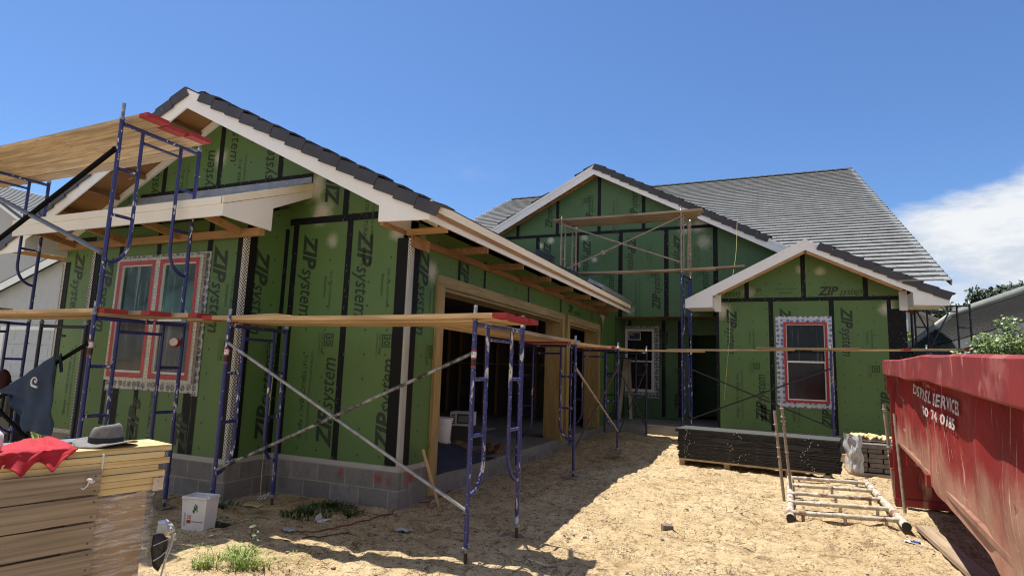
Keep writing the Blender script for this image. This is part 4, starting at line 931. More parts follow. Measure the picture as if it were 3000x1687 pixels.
for k,y in enumerate((14.05,14.32,14.6)):
    plank(('nearest','middle','farthest')[k]+' weathered plank of the high deck before the middle gable',(-4.95+.05*k,y,4.985),(-1.3-.09*k,y,4.985),PLO,.25,.05,(0,0),'high planks before the middle gable')
plank('grey plank spanning from the garage roof to the porch scaffold',(-4.55,14.15,3.61),(-1.05,14.1,3.6),PLO,.24,.045,(0,0),'mid height planks before the middle gable')
plank('grey plank running from the porch scaffold behind the entry gable',(-1.85,14.5,3.66),(-.42,14.5,3.70),PLO,.24,.045,(0,0),'mid height planks before the middle gable')
# red cap on the frame, thing hanging
a=U(440,861,'Y',4.55); t=thing('plastic_cup','round red plastic cup with pale inside hooked on a blue post','cup',a,local=True)
mb=MB(); c=(a-V((0,0,ZC))).normalized(); c=V((.5,-.8,.1)).normalized(); mb.tube([-c*.03,c*.04],.052,18,0,False); mb.tube([c*.034,c*.04],.052,18,0); mb.build('shell',m_redtape,t)
mb=MB(); mb.tube([c*.04,c*.042],.043,18,0); mb.build('inside_disc',m_white,t)
# pads under the jacks
for lb,(x,y),z,mat,s in (('pale wooden pad under a blue post behind the corner frame',pC,-.395,m_plankO,.17),('flat block under the near post of the corner frame',pA,-.425,m_conc,.15),('dark slab under the far post of the corner frame',pB,-.43,m_stone,.17),('dark pad under the bay corner post',pL,-.39,m_black,.15),('black plastic pad by the block wall under a blue post',pL2,-.44,m_black,.15),('small wooden pad under the post near the porch',pD,-.27,m_plankO,.14)):
    mb=MB(); mb.prism([(-s,-s*.7,0),(s*.9,-s*.8,.0),(s,s*.8,0),(-s*.85,s*.75,0)],(0,0,.035)); o=mb.build('jack_pad',mat,None,(0,0,0)); o.location=(x,y,z-.03); o.rotation_euler=(.05,.04,random.uniform(-.5,.5)); tag(o,lb,'pad','pads under the scaffold posts')
# ------------------------------------------------------------------ navy shirt on the brace
def onplane(x,y,Y): return U(x,y,'Y',Y)
def cloth(name,label,cat,outline,Y,mat,nu=22,nv=22,amp=.03,seed=0,thick=.006):
    """outline: four edge polylines (top,bottom) in survey pixels -> draped sheet"""
    top,bot=outline
    def al(L,t):
        x=t*(len(L)-1); i=min(int(x),len(L)-2); f=x-i; return V(L[i])*(1-f)+V(L[i+1])*f
    mb=MB()
    def fn(u,v):
        a,b=al(top,u),al(bot,u); p=a*(1-v)+b*v; q=onplane(p[0],p[1],Y)
        w=min(1,6*u,6*(1-u))*1.; return q+V((0,-.02-amp*abs(math.sin(u*9+v*3+seed))*v-amp*.8*mn.noise(V((u*4+seed,v*5,seed))),0))
    mb.grid(fn,nu,nv); o=mb.build(name,mat,None,fn(.5,.0))
    m=o.modifiers.new('thickness','SOLIDIFY'); m.thickness=thick; return tag(o,label,cat)
shirt=cloth('shirt','navy shirt with a small white emblem hung over a black brace','shirt',([(4,982,0),(56,951,0),(98,923,0),(146,892,0)],[(36,994,0),(58,1045,0),(72,1082,0),(104,1086,0),(139,1096,0)]),3.62,m_shirt,26,26,.035,1)
mb=MB(); c=onplane(86,960,3.52)
pts=[]
for k in range(15):
    a=math.pi*.05+k/14*math.pi*1.55; pts.append(c+V((.045*math.cos(a),0,.042*math.sin(a))))
mb.tube(pts,.008,6,rs=[.004+.007*k/14 for k in range(15)]); mb.tube([c+V((-.03,0,-.035)),c+V((.05,0,-.05))],.011,6); mb.tube([c+V((.01,0,.012)),c+V((.03,0,-.008))],.009,6)
off=shirt['off']; mb.build('emblem',m_white,shirt)
mb=MB(); mb.grid(lambda u,v:onplane(147+10*u+3*v,893+v*44-8*u,3.66)+V((0,.02*math.sin(u*5),0)),5,6); mb.build('sleeve',m_shirt,shirt)
# ------------------------------------------------------------------ lumber bundle at the lower left
LD=V((.225,.974,0)); LN=V((.974,-.225,0)); LP=V((-3.465,2.25,0))
LA=math.atan2(LD.y,LD.x)
def LW(s,z,d=0): return LP+LD*s+LN*d+V((0,0,z))
def WL(s,z,d=0): return V((s,-d,z))
def lbox(mb,s0,s1,d0,d1,z0,z1,mi=0,tw=0): 
    a=LW(s0,z0,d0); mb.obox(a,LW(s1,z0+tw,d0)-a,LW(s0,z0,d1)-a,V((0,0,z1-z0)),mi)
def lboxl(mb,s0,s1,d0,d1,z0,z1,mi=0): mb.box(s0,s1,min(-d0,-d1),max(-d0,-d1),z0,z1,mi)
crate=thing('timber_crate','tall weathered board crate panel in front of the yellow lumber','crate',LP,(0,0,LA),local=True)
zz=[.555,.415,.272,.128,-.016,-.16,-.305]
for i in range(6):
    mb=MB(); a=-2.4; j=random.uniform(-.006,.006)
    n=26; s1=.0+j; zt_,zb_=zz[i]-.004,zz[i+1]+.006
    for d,fl in ((0.0,0),(-.02,1)):
        pass
    def edge(s,k): return .006*mn.noise(V((s*3,k*7.1,i)))
    def fn(u,v): return WL(a+(s1-a)*u,zb_+edge(u*3,1)+(zt_+edge(u*3,2)-zb_-edge(u*3,1))*v,.012*mn.noise(V((u*2,i,5))))
    mb.grid(fn,24,2,sm=False); mb.grid(lambda u,v:WL(a+(s1-a)*u,zt_+edge(u*3,2),-.02*v),24,1,sm=False); mb.grid(lambda u,v:WL(a+(s1-a)*u,zb_+edge(u*3,1),-.02*(1-v)),24,1,sm=False)
    mb.face([WL(s1,zb_,0),WL(s1,zb_,-.02),WL(s1,zt_,-.02),WL(s1,zt_,0)])
    ob=mb.build('crate_board',None or m_lumO,crate)
mb=MB(); lboxl(mb,-1.9,-1.8,-.05,-.021,-.45,.54); mb.build('crate_cleat',[m_lumO,m_black],crate); mb=MB(); lboxl(mb,-.14,-.03,-.05,-.021,-.45,.54)
for z in (.52,.44,.38,.3,.24,.16,.1,.02,-.05,-.12): 
    c=WL(-.025+.008*mn.noise(V((z*9,0,0))),z,.0); mb.tube([c,c+V((0,-.003,0))],.004,6,1)
mb.build('crate_cleat',[m_lumO,m_black],crate)
# film knot and drip on the top board
mb=MB(); mb.tube([WL(-.075,.512,.012),WL(-.06,.505,.02),WL(-.05,.492,.016),WL(-.035,.497,.014)],.008,6,rs=[.006,.012,.01,.006]); mb.tube([WL(-.062,.5,.014),WL(-.066,.475,.012),WL(-.085,.458,.012),WL(-.095,.468,.012)],.004,6)
mb.build('film_knot',m_white,crate)
# stack of yellow boards: many long boards
zb=.40; names=('bottom','second','third','fourth','fifth','sixth','top')
for i in range(7):
    t0=zb+.0375*i; s1=.30+.012*((i*37)%5)+(.035 if i>3 else 0)+(.02 if i==6 else 0)
    mb=MB(); lboxl(mb,-2.6,s1,-.36,-.03+.006*((i*13)%3),t0,t0+.034); o=mb.build('lumber_board',m_lumY,None,(0,0,0)); o.location=LP; o.rotation_euler=(0,0,LA)
    tag(o,names[i]+' yellow board of the stack behind the crate panel','board','yellow boards stacked behind the crate')
mb=MB(); lbox(mb,-2.4,.2,-.56,-.40,.55,.668); tag(mb.build('panel_board',m_bluegrey,None,LW(0,.55,-.7)),'smooth blue grey board edge behind the hat and red cloth','board')
# spacers seen on the edge of the stack
mb=MB(); lbox(mb,-.0,.008,-.03,-.012,.55,.635)
tag(mb.build('spacer_strip',m_vinyl,None,LW(0,.6,-.02)),'small pale strip hanging on the yellow board edges','strip')
# film-wrapped block below the boards
blk=thing('wrapped_block','film wrapped tan block under the yellow boards beside the crate panel','wrapped block',LW(.15,-.45,-.2))
mb=MB(); lbox(mb,-2.6,.27,-.36,-.045,-.5,.385)
mb.build('core',M('tan_block',(.4,.27,.15),(.3,.19,.1),4,.8,True,st=(1,1,.4),bmp=.1),blk)
mb=MB()
def film(u,v):
    s=-.012+.33*u; z=.40-.9*v; k=.012*mn.noise(V((u*7+v*5,v*9,2)))+.01*math.sin((u*1.2+v*2.2)*17)
    return LW(s,z,-.026+k+ (-.0 if u<.9 else -.25*(u-.9)))
mb.grid(film,36,70); f_=mb.build('stretch_film',m_film,blk)
mb=MB()
mb.grid(lambda u,v:LW(.285+.06*u,.395+.075*v+.01*mn.noise(V((u*5,v*5,1))),-.012+.01*mn.noise(V((u*9,v*9,3)))),8,8)
mb.build('torn_sheet',M('torn_clear_wrap',(.62,.55,.45),(.5,.42,.32),9,.35,bmp=.6),blk)
# black bag with torn film at the bundle's end
bag=thing('black_bag','black sack in torn clear film hanging beside the wrapped block','bag',LW(.36,-.2,-.05))
def lt(x,y,d=.03):
    dd=ray(x,y); c=V((0,0,ZC)); p0=LP+LN*d; t_=((p0-c).dot(LN))/dd.dot(LN); return c+t_*dd
mb=MB(); ol=[(385,1345),(378,1385),(384,1425),(395,1436),(405,1418),(415,1385),(420,1352),(408,1338)]
cen=lt(400,1385,.0)
mb.grid(lambda u,v:(lambda p:cen+(p-cen)*math.sin(math.pi*.5*v)+LN*(.045*math.cos(math.pi*.5*v)+.008*mn.noise(p*22)))(_pl(ol,u)),32,6) if 0 else None
def _pl(L,u):
    x=(u%1)*len(L); i=int(x)%len(L); f=x-int(x); a=lt(*L[i]); b=lt(*L[(i+1)%len(L)]); return a.lerp(b,f)
mb.grid(lambda u,v:(lambda p:cen+(p-cen)*math.sin(math.pi*.5*v)+LN*(.05*math.cos(math.pi*.5*v)+.008*mn.noise(p*22)))(_pl(ol,u)),32,6)
mb.build('sack',m_black,bag)
mb=MB(); tl=[(398,1310),(420,1305),(437,1318),(440,1335),(425,1345),(405,1350),(392,1345)]
c2=lt(418,1328,.05)
def _p2(u):
    x=(u%1)*len(tl); i=int(x)%len(tl); f=x-int(x); return lt(*tl[i],.02).lerp(lt(*tl[(i+1)%len(tl)],.02),f)
mb.grid(lambda u,v:(lambda p:c2+(p-c2)*v+LN*(.04*(1-v)+.02*mn.noise(p*30+V((0,0,v*4)))))(_p2(u)),36,8)
mb.tube([lt(438,1340),lt(428,1375),lt(415,1410),lt(404,1449)],.006,6,rs=[.012,.008,.006,.005]); mb.tube([lt(385,1410,.06),lt(405,1398,.06),lt(424,1378,.05)],.004,6); mb.tube([lt(385,1372,.06),lt(408,1362,.06),lt(430,1352,.05)],.003,6)
mb.build('torn_film',m_shiny,bag)
# hat
hc=LW(.07,.665,-.19); hat=thing('felt_hat','grey brimmed hat with a dark band resting on the yellow boards','hat',hc+V((0,0,0)),(0,0,.2),local=True); hat.scale=(.9,.9,.95)
mb=MB(); mb.grid(lambda u,v:(lambda a,r:V((r*math.cos(a),r*.86*math.sin(a),.012+.016*(r/.19)**2*math.cos(2*a)+.006*mn.noise(V((math.cos(a)*2,math.sin(a)*2,r*9))))))(u*2*math.pi,.08+.115*v),40,6)
br=mb.build('brim',m_hat,hat); m=br.modifiers.new('thickness','SOLIDIFY'); m.thickness=.006
mb=MB(); pr=[(.104,.012),(.104,.02),(.1,.05),(.092,.085),(.084,.108),(.07,.118),(.045,.106),(.0,.1)]
mb.grid(lambda u,v:(lambda a,q:V((q[0]*1.05*math.cos(a),q[0]*.84*math.sin(a),q[1]+.012*(q[1]/.1)**2*math.cos(a)+.005*mn.noise(V((math.cos(a)*2,math.sin(a)*2,v*3))))))(u*2*math.pi,_lerp(pr,v)),40,16); mb.build('crown',m_hat,hat)
mb=MB(); mb.grid(lambda u,v:(lambda a,z:V(((.1065-.05*(z-.02))*1.05*math.cos(a),(.1065-.05*(z-.02))*.84*math.sin(a),z)))(u*2*math.pi,.014+.034*v),40,2); mb.build('hat_band',m_hatb,hat)
# red cloth over the boards
mb=MB()
def rc(u,v):
    s=-.70+.575*u; fold=.016*mn.noise(V((u*7,v*5,1)))+.012*abs(math.sin(u*15+v*9+2*mn.noise(V((u*5,v*5,2)))))+.008*abs(mn.noise(V((u*22,v*16,3))))
    if v<.5: d=-.40+v/.5*.385; z=.668+.008*math.sin(u*9+v*5)+fold*.8+.022*math.exp(-((u-.95)/.07)**2)+.018*math.exp(-((v-.1)/.15)**2)*math.sin(u*6)**2
    else:
        k=(v-.5)/.5; hem=.07+.02*math.sin(u*5.2+.7)+.055*math.exp(-((u-.62)/.06)**2)+.05*math.exp(-((u-.87)/.05)**2)-.06*max(0,u-.9)*10*.6
        d=-.012+.02*k+.03*k*math.sin(u*21+1.5*k)+.012*math.sin(u*47)*k; z=.672+fold*(1-k)-k*max(.02,hem); s+=-.05*k*u
    return LW(s,z,d)
mb.grid(rc,90,60); o=mb.build('red_shirt',m_redcl,None,LW(-.3,.66,-.1)); m=o.modifiers.new('thickness','SOLIDIFY'); m.thickness=.005; tag(o,'crumpled red shirt draped over the yellow boards','shirt')
mb=MB(); mb.lathe([(.0,.0),(.035,.0),(.04,.03),(.038,.08),(.02,.1),(.0,.1)],LW(-.47,.685,-.12),16); tag(mb.build('white_bottle',m_white,None,LW(-.47,.685,-.12)),'small pale bottle lying by the red shirt at the left edge','bottle')
# ------------------------------------------------------------------ ground clutter by the front wall
def ground(x,y): return gz(x,y)+gn(x,y)
def onground(px,py,dz=0):
    z=-.42
    for _ in range(6):
        p=U(px,py,'Z',z+dz); z=ground(p.x,p.y)
    return U(px,py,'Z',z+dz)
c=onground(498,1332); pb=thing('square_pail','white square pail printed with red boxes and a green picture by the bay corner','pail',c,(0,0,.22),local=True)
pb.scale=(.78,.78,.85); mb=MB(); w0,w1,d0,d1,hh_=.145,.165,.1,.115,.37
B=[V((-w0,-d0,-.02)),V((w0,-d0,-.02)),V((w0,d0,-.02)),V((-w0,d0,-.02))]; T=[V((-w1,-d1,hh_)),V((w1,-d1,hh_)),V((w1,d1,hh_)),V((-w1,d1,hh_))]
mb.face(B[::-1])
for i in range(4): mb.face([B[i],B[(i+1)%4],T[(i+1)%4],T[i]])
T2=[p*.94+V((0,0,hh_*.06)) for p in T]; L=[p+V((0,0,-.03)) for p in T2]
for i in range(4): mb.face([T[i],T[(i+1)%4],T2[(i+1)%4],T2[i]]); mb.face([T2[i],T2[(i+1)%4],L[(i+1)%4],L[i]])
mb.face(L); mb.build('body',m_white,pb)
mb=MB()
for i in range(4):
    p,q_=T[i]+V((0,0,-.018)),T[(i+1)%4]+V((0,0,-.018)); mb.tube([p,q_],.011,6)
mb.build('rim',m_white,pb)
mb=MB()
def q(x0,x1,z0,z1,mi): mb.face([V((x0,-.103-.0385*z0,z0)),V((x1,-.103-.0385*z0,z0)),V((x1,-.103-.0385*z1,z1)),V((x0,-.103-.0385*z1,z1))],mi)
q(-.085,-.03,.09,.125,0); q(-.02,.13,.105,.113,0); put_text(mb,'30',.06,V((-.082,-.111,.135)),V((1,0,0)),V((0,-.0385,1)),0,.003); q(-.125,-.1,.06,.2,2)
for i in range(26):
    a=random.uniform(0,6.3); r=random.uniform(.0,.045); x=.01+r*math.cos(a); z=.235+r*1.2*math.sin(a); mb.face([V((x,-.104-.0385*z,z)),V((x+.02,-.105-.0385*z,z+.008)),V((x+.006,-.106-.0385*z,z+.024))],1)
mb.build('printing',[m_redtape,M('leaf_green_print',(.03,.16,.05),None,5,.6),M('pale_print',(.45,.45,.45),None,5,.6)],pb)
c=onground(665,1268,.0); mb=MB(); mb.obox((0,0,.0),(.17,.02,.05),(0,.03,.0),(-.012,0,.045)); o=mb.build('perforated_offcut',m_perf,None,(0,0,0)); o.location=c+V((-.1,.0,.03)); o.rotation_euler=(.3,0,.2); tag(o,'white perforated strip offcut lying by the block wall','offcut')
c=onground(790,1312); mb=MB(); mb.face([(0,0,0),(.1,.0,.005),(.14,.1,.03),(.03,.08,.02)]); mb.face([(0,0,.0),(.03,.08,.02),(.04,.05,.09),(.015,.0,.06)]); o=mb.build('paper_scrap',m_white,None,(0,0,0)); o.location=c; tag(o,'folded white paper scrap on the shaded sand','scrap')
c=onground(990,1337); mb=MB(); mb.grid(lambda u,v:(u*.16,v*.1,.02+.03*mn.noise(V((u*4,v*4,7)))),6,6); o=mb.build('plastic_scrap',m_shiny,None,(0,0,0)); o.location=c; tag(o,'crumpled clear plastic scrap by the red cord','scrap')
c=onground(700,1335); mb=MB(); mb.grid(lambda u,v:(u*.14,v*.1,.01+.03*abs(mn.noise(V((u*4,v*4,4))))),6,6); o=mb.build('plastic_scrap',m_shiny,None,(0,0,0)); o.location=c; tag(o,'grey crumpled plastic scrap near the bay corner post','scrap')
c=onground(627,1277); mb=MB(); mb.grid(lambda u,v:(u*.22,v*.1,.015+.03*abs(mn.noise(V((u*5,v*4,2))))),8,5); o=mb.build('yellow_scrap',m_string,None,(0,0,0)); o.location=c-V((.1,0,0)); tag(o,'yellow plastic scrap at the foot of the block wall','scrap')
def wire(name,label,cat,pix,r,mat,dz=.012):
    pts=[onground(x,y)+V((0,0,dz)) for x,y in pix]; P=[]
    for i in range(len(pts)-1):
        for k in range(6): 
            p=pts[i].lerp(pts[i+1],k/6); p.z=ground(p.x,p.y)+dz; P.append(p+V((mn.noise(p*3)*.02,mn.noise(p*4+V((5,5,5)))*.02,0)))
    P.append(pts[-1]); mb=MB(); mb.tube(P,r,6); return tag(mb.build(name,mat,None,P[0]),label,cat)
wire('extension_cord','red extension cord snaking from the garage corner over the sand','cord',[(1165,1205),(1130,1240),(1080,1262),(1000,1275),(985,1295),(930,1310),(820,1335),(745,1338)],.006,m_cord)
wire('extension_cord','thin rusty wire lying on the sunlit sand by the grass tuft','wire',[(715,1360),(790,1352),(850,1345),(880,1340)],.005,m_rust)
c=U(1060,1130,'X',-3.72); d=onground(1100,1272)
plank('narrow board leaning on the garage corner post',d,c,PLN,.07,.03,(0,0),'loose boards',name='leaning_board',cat='board')
g=onground(600,1410); mb=MB()
def tuft(mb,c,n,r,h,wd=.004):
    for i in range(n):
        a=random.uniform(0,6.28); rr=r*random.random()**.7; p=V((c.x+rr*math.cos(a),c.y+rr*math.sin(a)*.8,0)); p.z=ground(p.x,p.y)-.005
        hh=h*random.uniform(.35,1)*(1.1-.5*rr/r); b=a+random.uniform(-1.2,1.2); k=random.uniform(.4,1.5); l=V((math.cos(b)*hh*k,math.sin(b)*hh*k,hh)); s=V((-math.sin(b),math.cos(b),0))*wd*random.uniform(.6,1.3)
        m=p+l*.5+V((0,0,hh*.22)); e=p+l*1.05-V((0,0,hh*.15*k)); mb.face([p-s,p+s,m+s*.8,m-s*.8]); mb.face([m-s*.8,m+s*.8,e])

for i in range(16):
    a=random.uniform(0,6.28); rr=random.random()**.8*.34; tuft(mb,g+V((rr*1.25*math.cos(a),rr*.8*math.sin(a),0)),random.randint(25,70),random.uniform(.05,.1),random.uniform(.06,.15))
tuft(mb,g+V((.3,.1,0)),120,.4,.05); tuft(mb,g+V((-.3,-.05,0)),90,.3,.05)
tag(mb.build('grass_tuft',m_grass,None,g),'bright green grass tuft in the sun near the crate','grass tuft')
mb=MB(); c=onground(625,1375); mb.tube([c,c+V((.01,0,.1)),c+V((.03,0,.17))],.004,5,1)
for i in range(14):
    p=c+V((random.uniform(-.05,.07),random.uniform(-.05,.05),random.uniform(.05,.18))); a=random.uniform(0,6.28); e=V((math.cos(a),math.sin(a),.3))*.035; s=V((-math.sin(a),math.cos(a),.1))*.022; mb.face([p,p+e*.5+s,p+e,p+e*.5-s],0)
tag(mb.build('seedling',[m_weed,m_twig],None,c),'small broad leaved weed beside the grass tuft','weed')
for i,(px,py,n,r) in enumerate(((770,1290,260,.28),(835,1275,230,.25),(900,1262,160,.2),(870,1290,120,.2),(560,1275,80,.2),(1100,1235,90,.12),(2305,1240,70,.1),(2285,1225,50,.1))):
    mb=MB(); tuft(mb,onground(px,py),n,r,.09,.008); tag(mb.build('weed_patch',m_weed,None,onground(px,py)),('low dark weeds at the foot of the block wall, left of the corner','weed clump in the shade midway along the block wall','weeds nearest to the garage corner by the blocks','weeds spreading in front of the block wall','sparse weeds behind the white pail','weeds by the leaning board','grass blades sprouting beside the dumpster skid','few grass blades under the dumpster end')[i],'weeds','weeds around the site')
mb=MB(); random.seed(11)
for i in range(2600):
    if i<2100: x,y=random.uniform(-4,2.2),random.uniform(3.2,13)
    else: x,y=random.uniform(-5.5,-1),random.uniform(3,6)
    if y>5.7 and x<-3.7: continue
    a=random.uniform(-.7,.7)+(1.57 if random.random()<.3 else 0); L=random.uniform(.015,.07)*(2.2 if i%17==0 else 1); z=ground(x,y); d=V((math.cos(a),math.sin(a),0)); k=random.uniform(-.6,.6)
    p=V((x,y,z+.006)); m1=p+d*L*.5+V((-d.y,d.x,0))*L*k*.4; q=p+d*L; m1.z=ground(m1.x,m1.y)+.012; q.z=ground(q.x,q.y)+.008; mb.tube([p,m1,q],random.uniform(.001,.0028),3)
tag(mb.build('straw_litter',m_twig),'straw, twigs and rootlets scattered over the sand','litter',kind='stuff')
mb=MB()
for i in range(700):
    x,y=random.uniform(-3.5,2),random.uniform(3.4,12); s=random.uniform(.004,.016); z=ground(x,y); mb.face([(x-s,y,z+.004),(x,y-s*.6,z+.012),(x+s,y+.2*s,z+.006),(x,y+s*.7,z+.014)])
tag(mb.build('leaf_litter',M('dry_leaf',(.2,.13,.07),(.1,.06,.035),9,.9)),'small dry leaves and bark bits on the sand','litter',kind='stuff')
c=onground(1678,1330); mb=MB(); mb.box(-.055,.055,-.035,.035,-.02,.045); o=mb.build('brick_chunk',M('grey_brown_brick',(.2,.15,.12),(.16,.12,.1),9,.9,bmp=.3),None,(0,0,0)); o.location=c; o.rotation_euler=(.1,.05,.5); tag(o,'small grey brown brick lying alone on the sunlit sand','brick')

mb=MB(); random.seed(31)
for i in range(420):
    if i<260: x,y=random.uniform(-5.6,-1.6),random.uniform(4.0,6.6)
    else: x,y=random.uniform(-3.4,1.6),random.uniform(4,14)
    if y>5.6 and x<-3.6: continue
    s_=random.uniform(.006,.022); z=ground(x,y); a=random.uniform(0,3); u_=V((math.cos(a),math.sin(a),0))*s_*random.uniform(.8,2); w_=V((-math.sin(a),math.cos(a),0))*s_; mb.obox(V((x,y,z-.004))-u_/2-w_/2,u_,w_,(random.uniform(-.004,.004),0,s_*random.uniform(.4,1)))
tag(mb.build('stone_litter',M('chip_mix',(.3,.26,.21),(.17,.13,.1),30,.9)),'small stones, mortar crumbs and wood chips on the sand','litter',kind='stuff')
# ------------------------------------------------------------------ lath pile on a pallet
pl0,pl1=V((-1.5,11.1,0)),V((.99,10.75,0)); PD=(pl1-pl0).normalized(); PN=V((-PD.y,PD.x,0)); PLn=(pl1-pl0).length
pz=-.27
pal=thing('timber_skid','low timber skid with blocks under the black lath pile','skid',(-.3,11.2,-.4))
for s in (.02,.78,1.75,2.3):
    mb=MB(); p=pl0+PD*s+PN*.03; mb.obox(p+V((0,0,pz-.16)),PD*.09,PN*.6,(0,0,.125)); mb.build('bearer',m_plankO,pal)
mb=MB(); mb.obox(pl0+PD*.02+PN*.012+V((0,0,pz-.034)),PD*2.3,PN*.64,(0,0,.03)); mb.build('base_board',m_plankU,pal)
lathg='bundled black lath sheets of the pile'; random.seed(5)
NB=8; hh=.515/NB
for i in range(NB):
    j=random.uniform(-.02,.02); z0=pz+i*hh; mb=MB()
    if i==NB-1: j=-.04
    for k in range(5):
        z=z0+k*hh/5; q=random.uniform(-.012,.012); o=pl0+PD*(j+q)+PN*(random.uniform(-.006,.006)); L=PLn-.0+random.uniform(-.015,.015)+(.05 if i==NB-1 else 0)
        tl=random.uniform(-.004,.004); mb.obox(o+V((0,0,z)),PD*L+V((0,0,tl)),PN*.69,(0,0,hh/5-.0035),1 if (i==NB-1 and k>2) or (i in (4,2) and k==0) else 0)
    for s in (.17,.98+.1*math.sin(i*1.3),2.06+.06*math.cos(i)):
        for e in (.2,.55,.85): c=pl0+PD*(s+random.uniform(-.05,.06)+(.12 if random.random()<.2 else 0))+V((0,0,z0+hh*e)); mb.tube([c-PN*.016,c-PN*.008],.0065,6,2)
    o=mb.build('lath_bundle',[m_lath,m_lathT,m_tie],None,pl0+V((0,0,z0)))
    tag(o,('lowest','second lowest','third','fourth','fifth','sixth','seventh','paler grey topmost')[i]+' bundle of black metal lath in the pile before the entry','lath bundle',lathg)
mb=MB(); mb.grid(lambda u,v:pl0+PD*(.55+1.95*u)+PN*(-.02-.01*math.sin(u*30))+V((0,0,pz+.40-.02*u-.05*v*(1+math.sin(u*11)*.6)+.02*mn.noise(V((u*8,v*3,2))))),40,4); o=mb.build('cover_sheet',m_black,None,pl0+PD*1.3+V((0,0,.1))); tag(o,'torn black plastic sheet sagging along the front of the lath pile','sheet')
# ------------------------------------------------------------------ pipe rack lying on the sand
rk=thing('pipe_rack','mortar crusted white pipe rack lying flat on the sunlit sand','pipe rack',(.9,9.4,-.45))
ra,rb=onground(1988,1306)+V((0,0,.04)),onground(2276,1330)+V((0,0,.05)); rc_,rd_=V((.29,10.6,-.36)),V((1.36,10.75,-.36))
def rough(mb,p,q,r,n=26,seed=0,mi=0):
    pts=[p.lerp(q,i/n) for i in range(n+1)]; mb.tube([x+V((0,0,.004*mn.noise(x*9))) for x in pts],r,9,mi,rs=[r*(1+.28*max(0,mn.noise(x*14+V((seed,0,0))))) for x in pts])
mb=MB(); rough(mb,ra-V((0,.06,0)),rc_,.042,30,1); mb.build('side_tube',m_rackp,rk)
mb=MB(); rough(mb,rb-V((-.0,.1,0)),rd_,.045,30,2); mb.build('side_tube',m_rackp,rk)
for k,t_ in enumerate((.03,.25,.47,.70,.95)):
    mb=MB(); p,q=ra.lerp(rc_,t_),rb.lerp(rd_,t_); rough(mb,p+V((0,0,.02)),q+V((0,0,.02)),.026,30,k+3)
    for s in (.12,.5,.86):
        if random.random()<.8: c=p.lerp(q,s); rough(mb,c-V((0,0,.0)),c-V((0,0,.07)),.018,4,k)
    mb.build('cross_tube',m_rackp,rk)
mb=MB(); 
for p in (ra,rb): mb=MB(); mb.tube([p+V((0,-.12,0)),p+V((0,-.04,0))],.048,10,0,False); mb.tube([p+V((0,-.118,0)),p+V((0,-.116,0))],.042,10,1); mb.build('open_end',[m_rackp,m_black],rk)
def pole(label,b,t_,r=.019,mat=None,crust=True):
    b,t_=V(b),V(t_); o=thing('upright_pole',label,'pole',b,group='poles standing around the pipe rack',local=True); mb=MB(); d=t_-b; n=24
    mb.tube([d*(i/n) for i in range(n+1)],r,8,0,rs=[r*(1+.25*max(0,mn.noise((b+d*(i/n))*11))) for i in range(n+1)]); mb.build('shaft',mat or m_oldpole,o)
    if crust:
        mb=MB()
        for k in range(5): 
            z=random.uniform(.45,.97); c=d*z; mb.tube([c-d*.012,c,c+d*.012],.02,6,rs=[.012,.034*random.uniform(.8,1.2),.014])
        mb.build('mortar_lump',m_rackp,o)
    return o
def vp(px,py,Y): return U(px,py,'Y',Y)
pole('crusted pole at the near left of the rack, leaning back',vp(1975,1282,8.95),vp(1948,1032,9.0))
pole('crusted pole just behind the near left one',vp(1992,1250,9.3),vp(1966,1020,9.35))
pole('rust footed pole at the far right of the rack before the dumpster end',vp(2254,1268,9.75),vp(2223,1016,9.8),.021)
pole('long grey pole leaning on the dumpster corner post',vp(2279,1310,8.9),vp(2250,1040,9.1),.02,m_oldpole,False)
# ------------------------------------------------------------------ stone bale in plastic, kerb board
bl=thing('stone_bale','stacked stone veneer wrapped in torn clear plastic beside the dumpster','stone bale',(1.6,12.3,-.4))
mb=MB(); c0=V((1.33,11.9,-.42)); random.seed(3)
for r in range(6):
    for k in range(4):
        mb.obox(c0+V((.22*k+random.uniform(-.02,.02),random.uniform(-.02,.02),.08+r*.078)),(.21,.0,0),(0,.7,0),(0,0,.07))
mb.build('stone_course',m_stone,bl)
mb=MB(); mb.grid(lambda u,v:V((1.27+.2*u+.05*mn.noise(V((u*3,v*4,1)))+.07*(1-v)*0,11.93-.1*math.sin(u*2.6)+.06*mn.noise(V((u*4,v*5,8))),-.36+.62*v+.03*mn.noise(V((u*3,v*3,5))))),18,18); mb.grid(lambda u,v:V((1.27+.06*mn.noise(V((u*3,v*4,1))),11.93+.7*u,-.36+.6*v)),10,10); mb.build('plastic_wrap',m_shiny,bl)
mb=MB(); mb.box(1.25,2.25,11.85,12.7,-.43,-.36); mb.build('pallet',m_plankO,bl)
mb=MB(); 
for i in range(9): mb.obox((1.42+.07*i,12.0+random.uniform(0,.2),.16+random.uniform(0,.05)),(.06,.1,.03),(-.1,.3,0),(0,0,.02))
mb.build('loose_shims',m_lumY,bl)
plank('pale board on edge between the lath pile and the stone bale',(1.0,12.6,-.3),(1.5,12.5,-.31),PLN,.05,.16,(0,0),'loose boards',name='edge_board',cat='board')
a,b=onground(2325,1338),onground(2470,1475); plank('long weathered board lying along the dumpster on the sand',a+V((0,0,.03)),b+V((.02,-.05,.03)),PLO,.16,.04,(0,0),'loose boards',name='ground_board',cat='board')
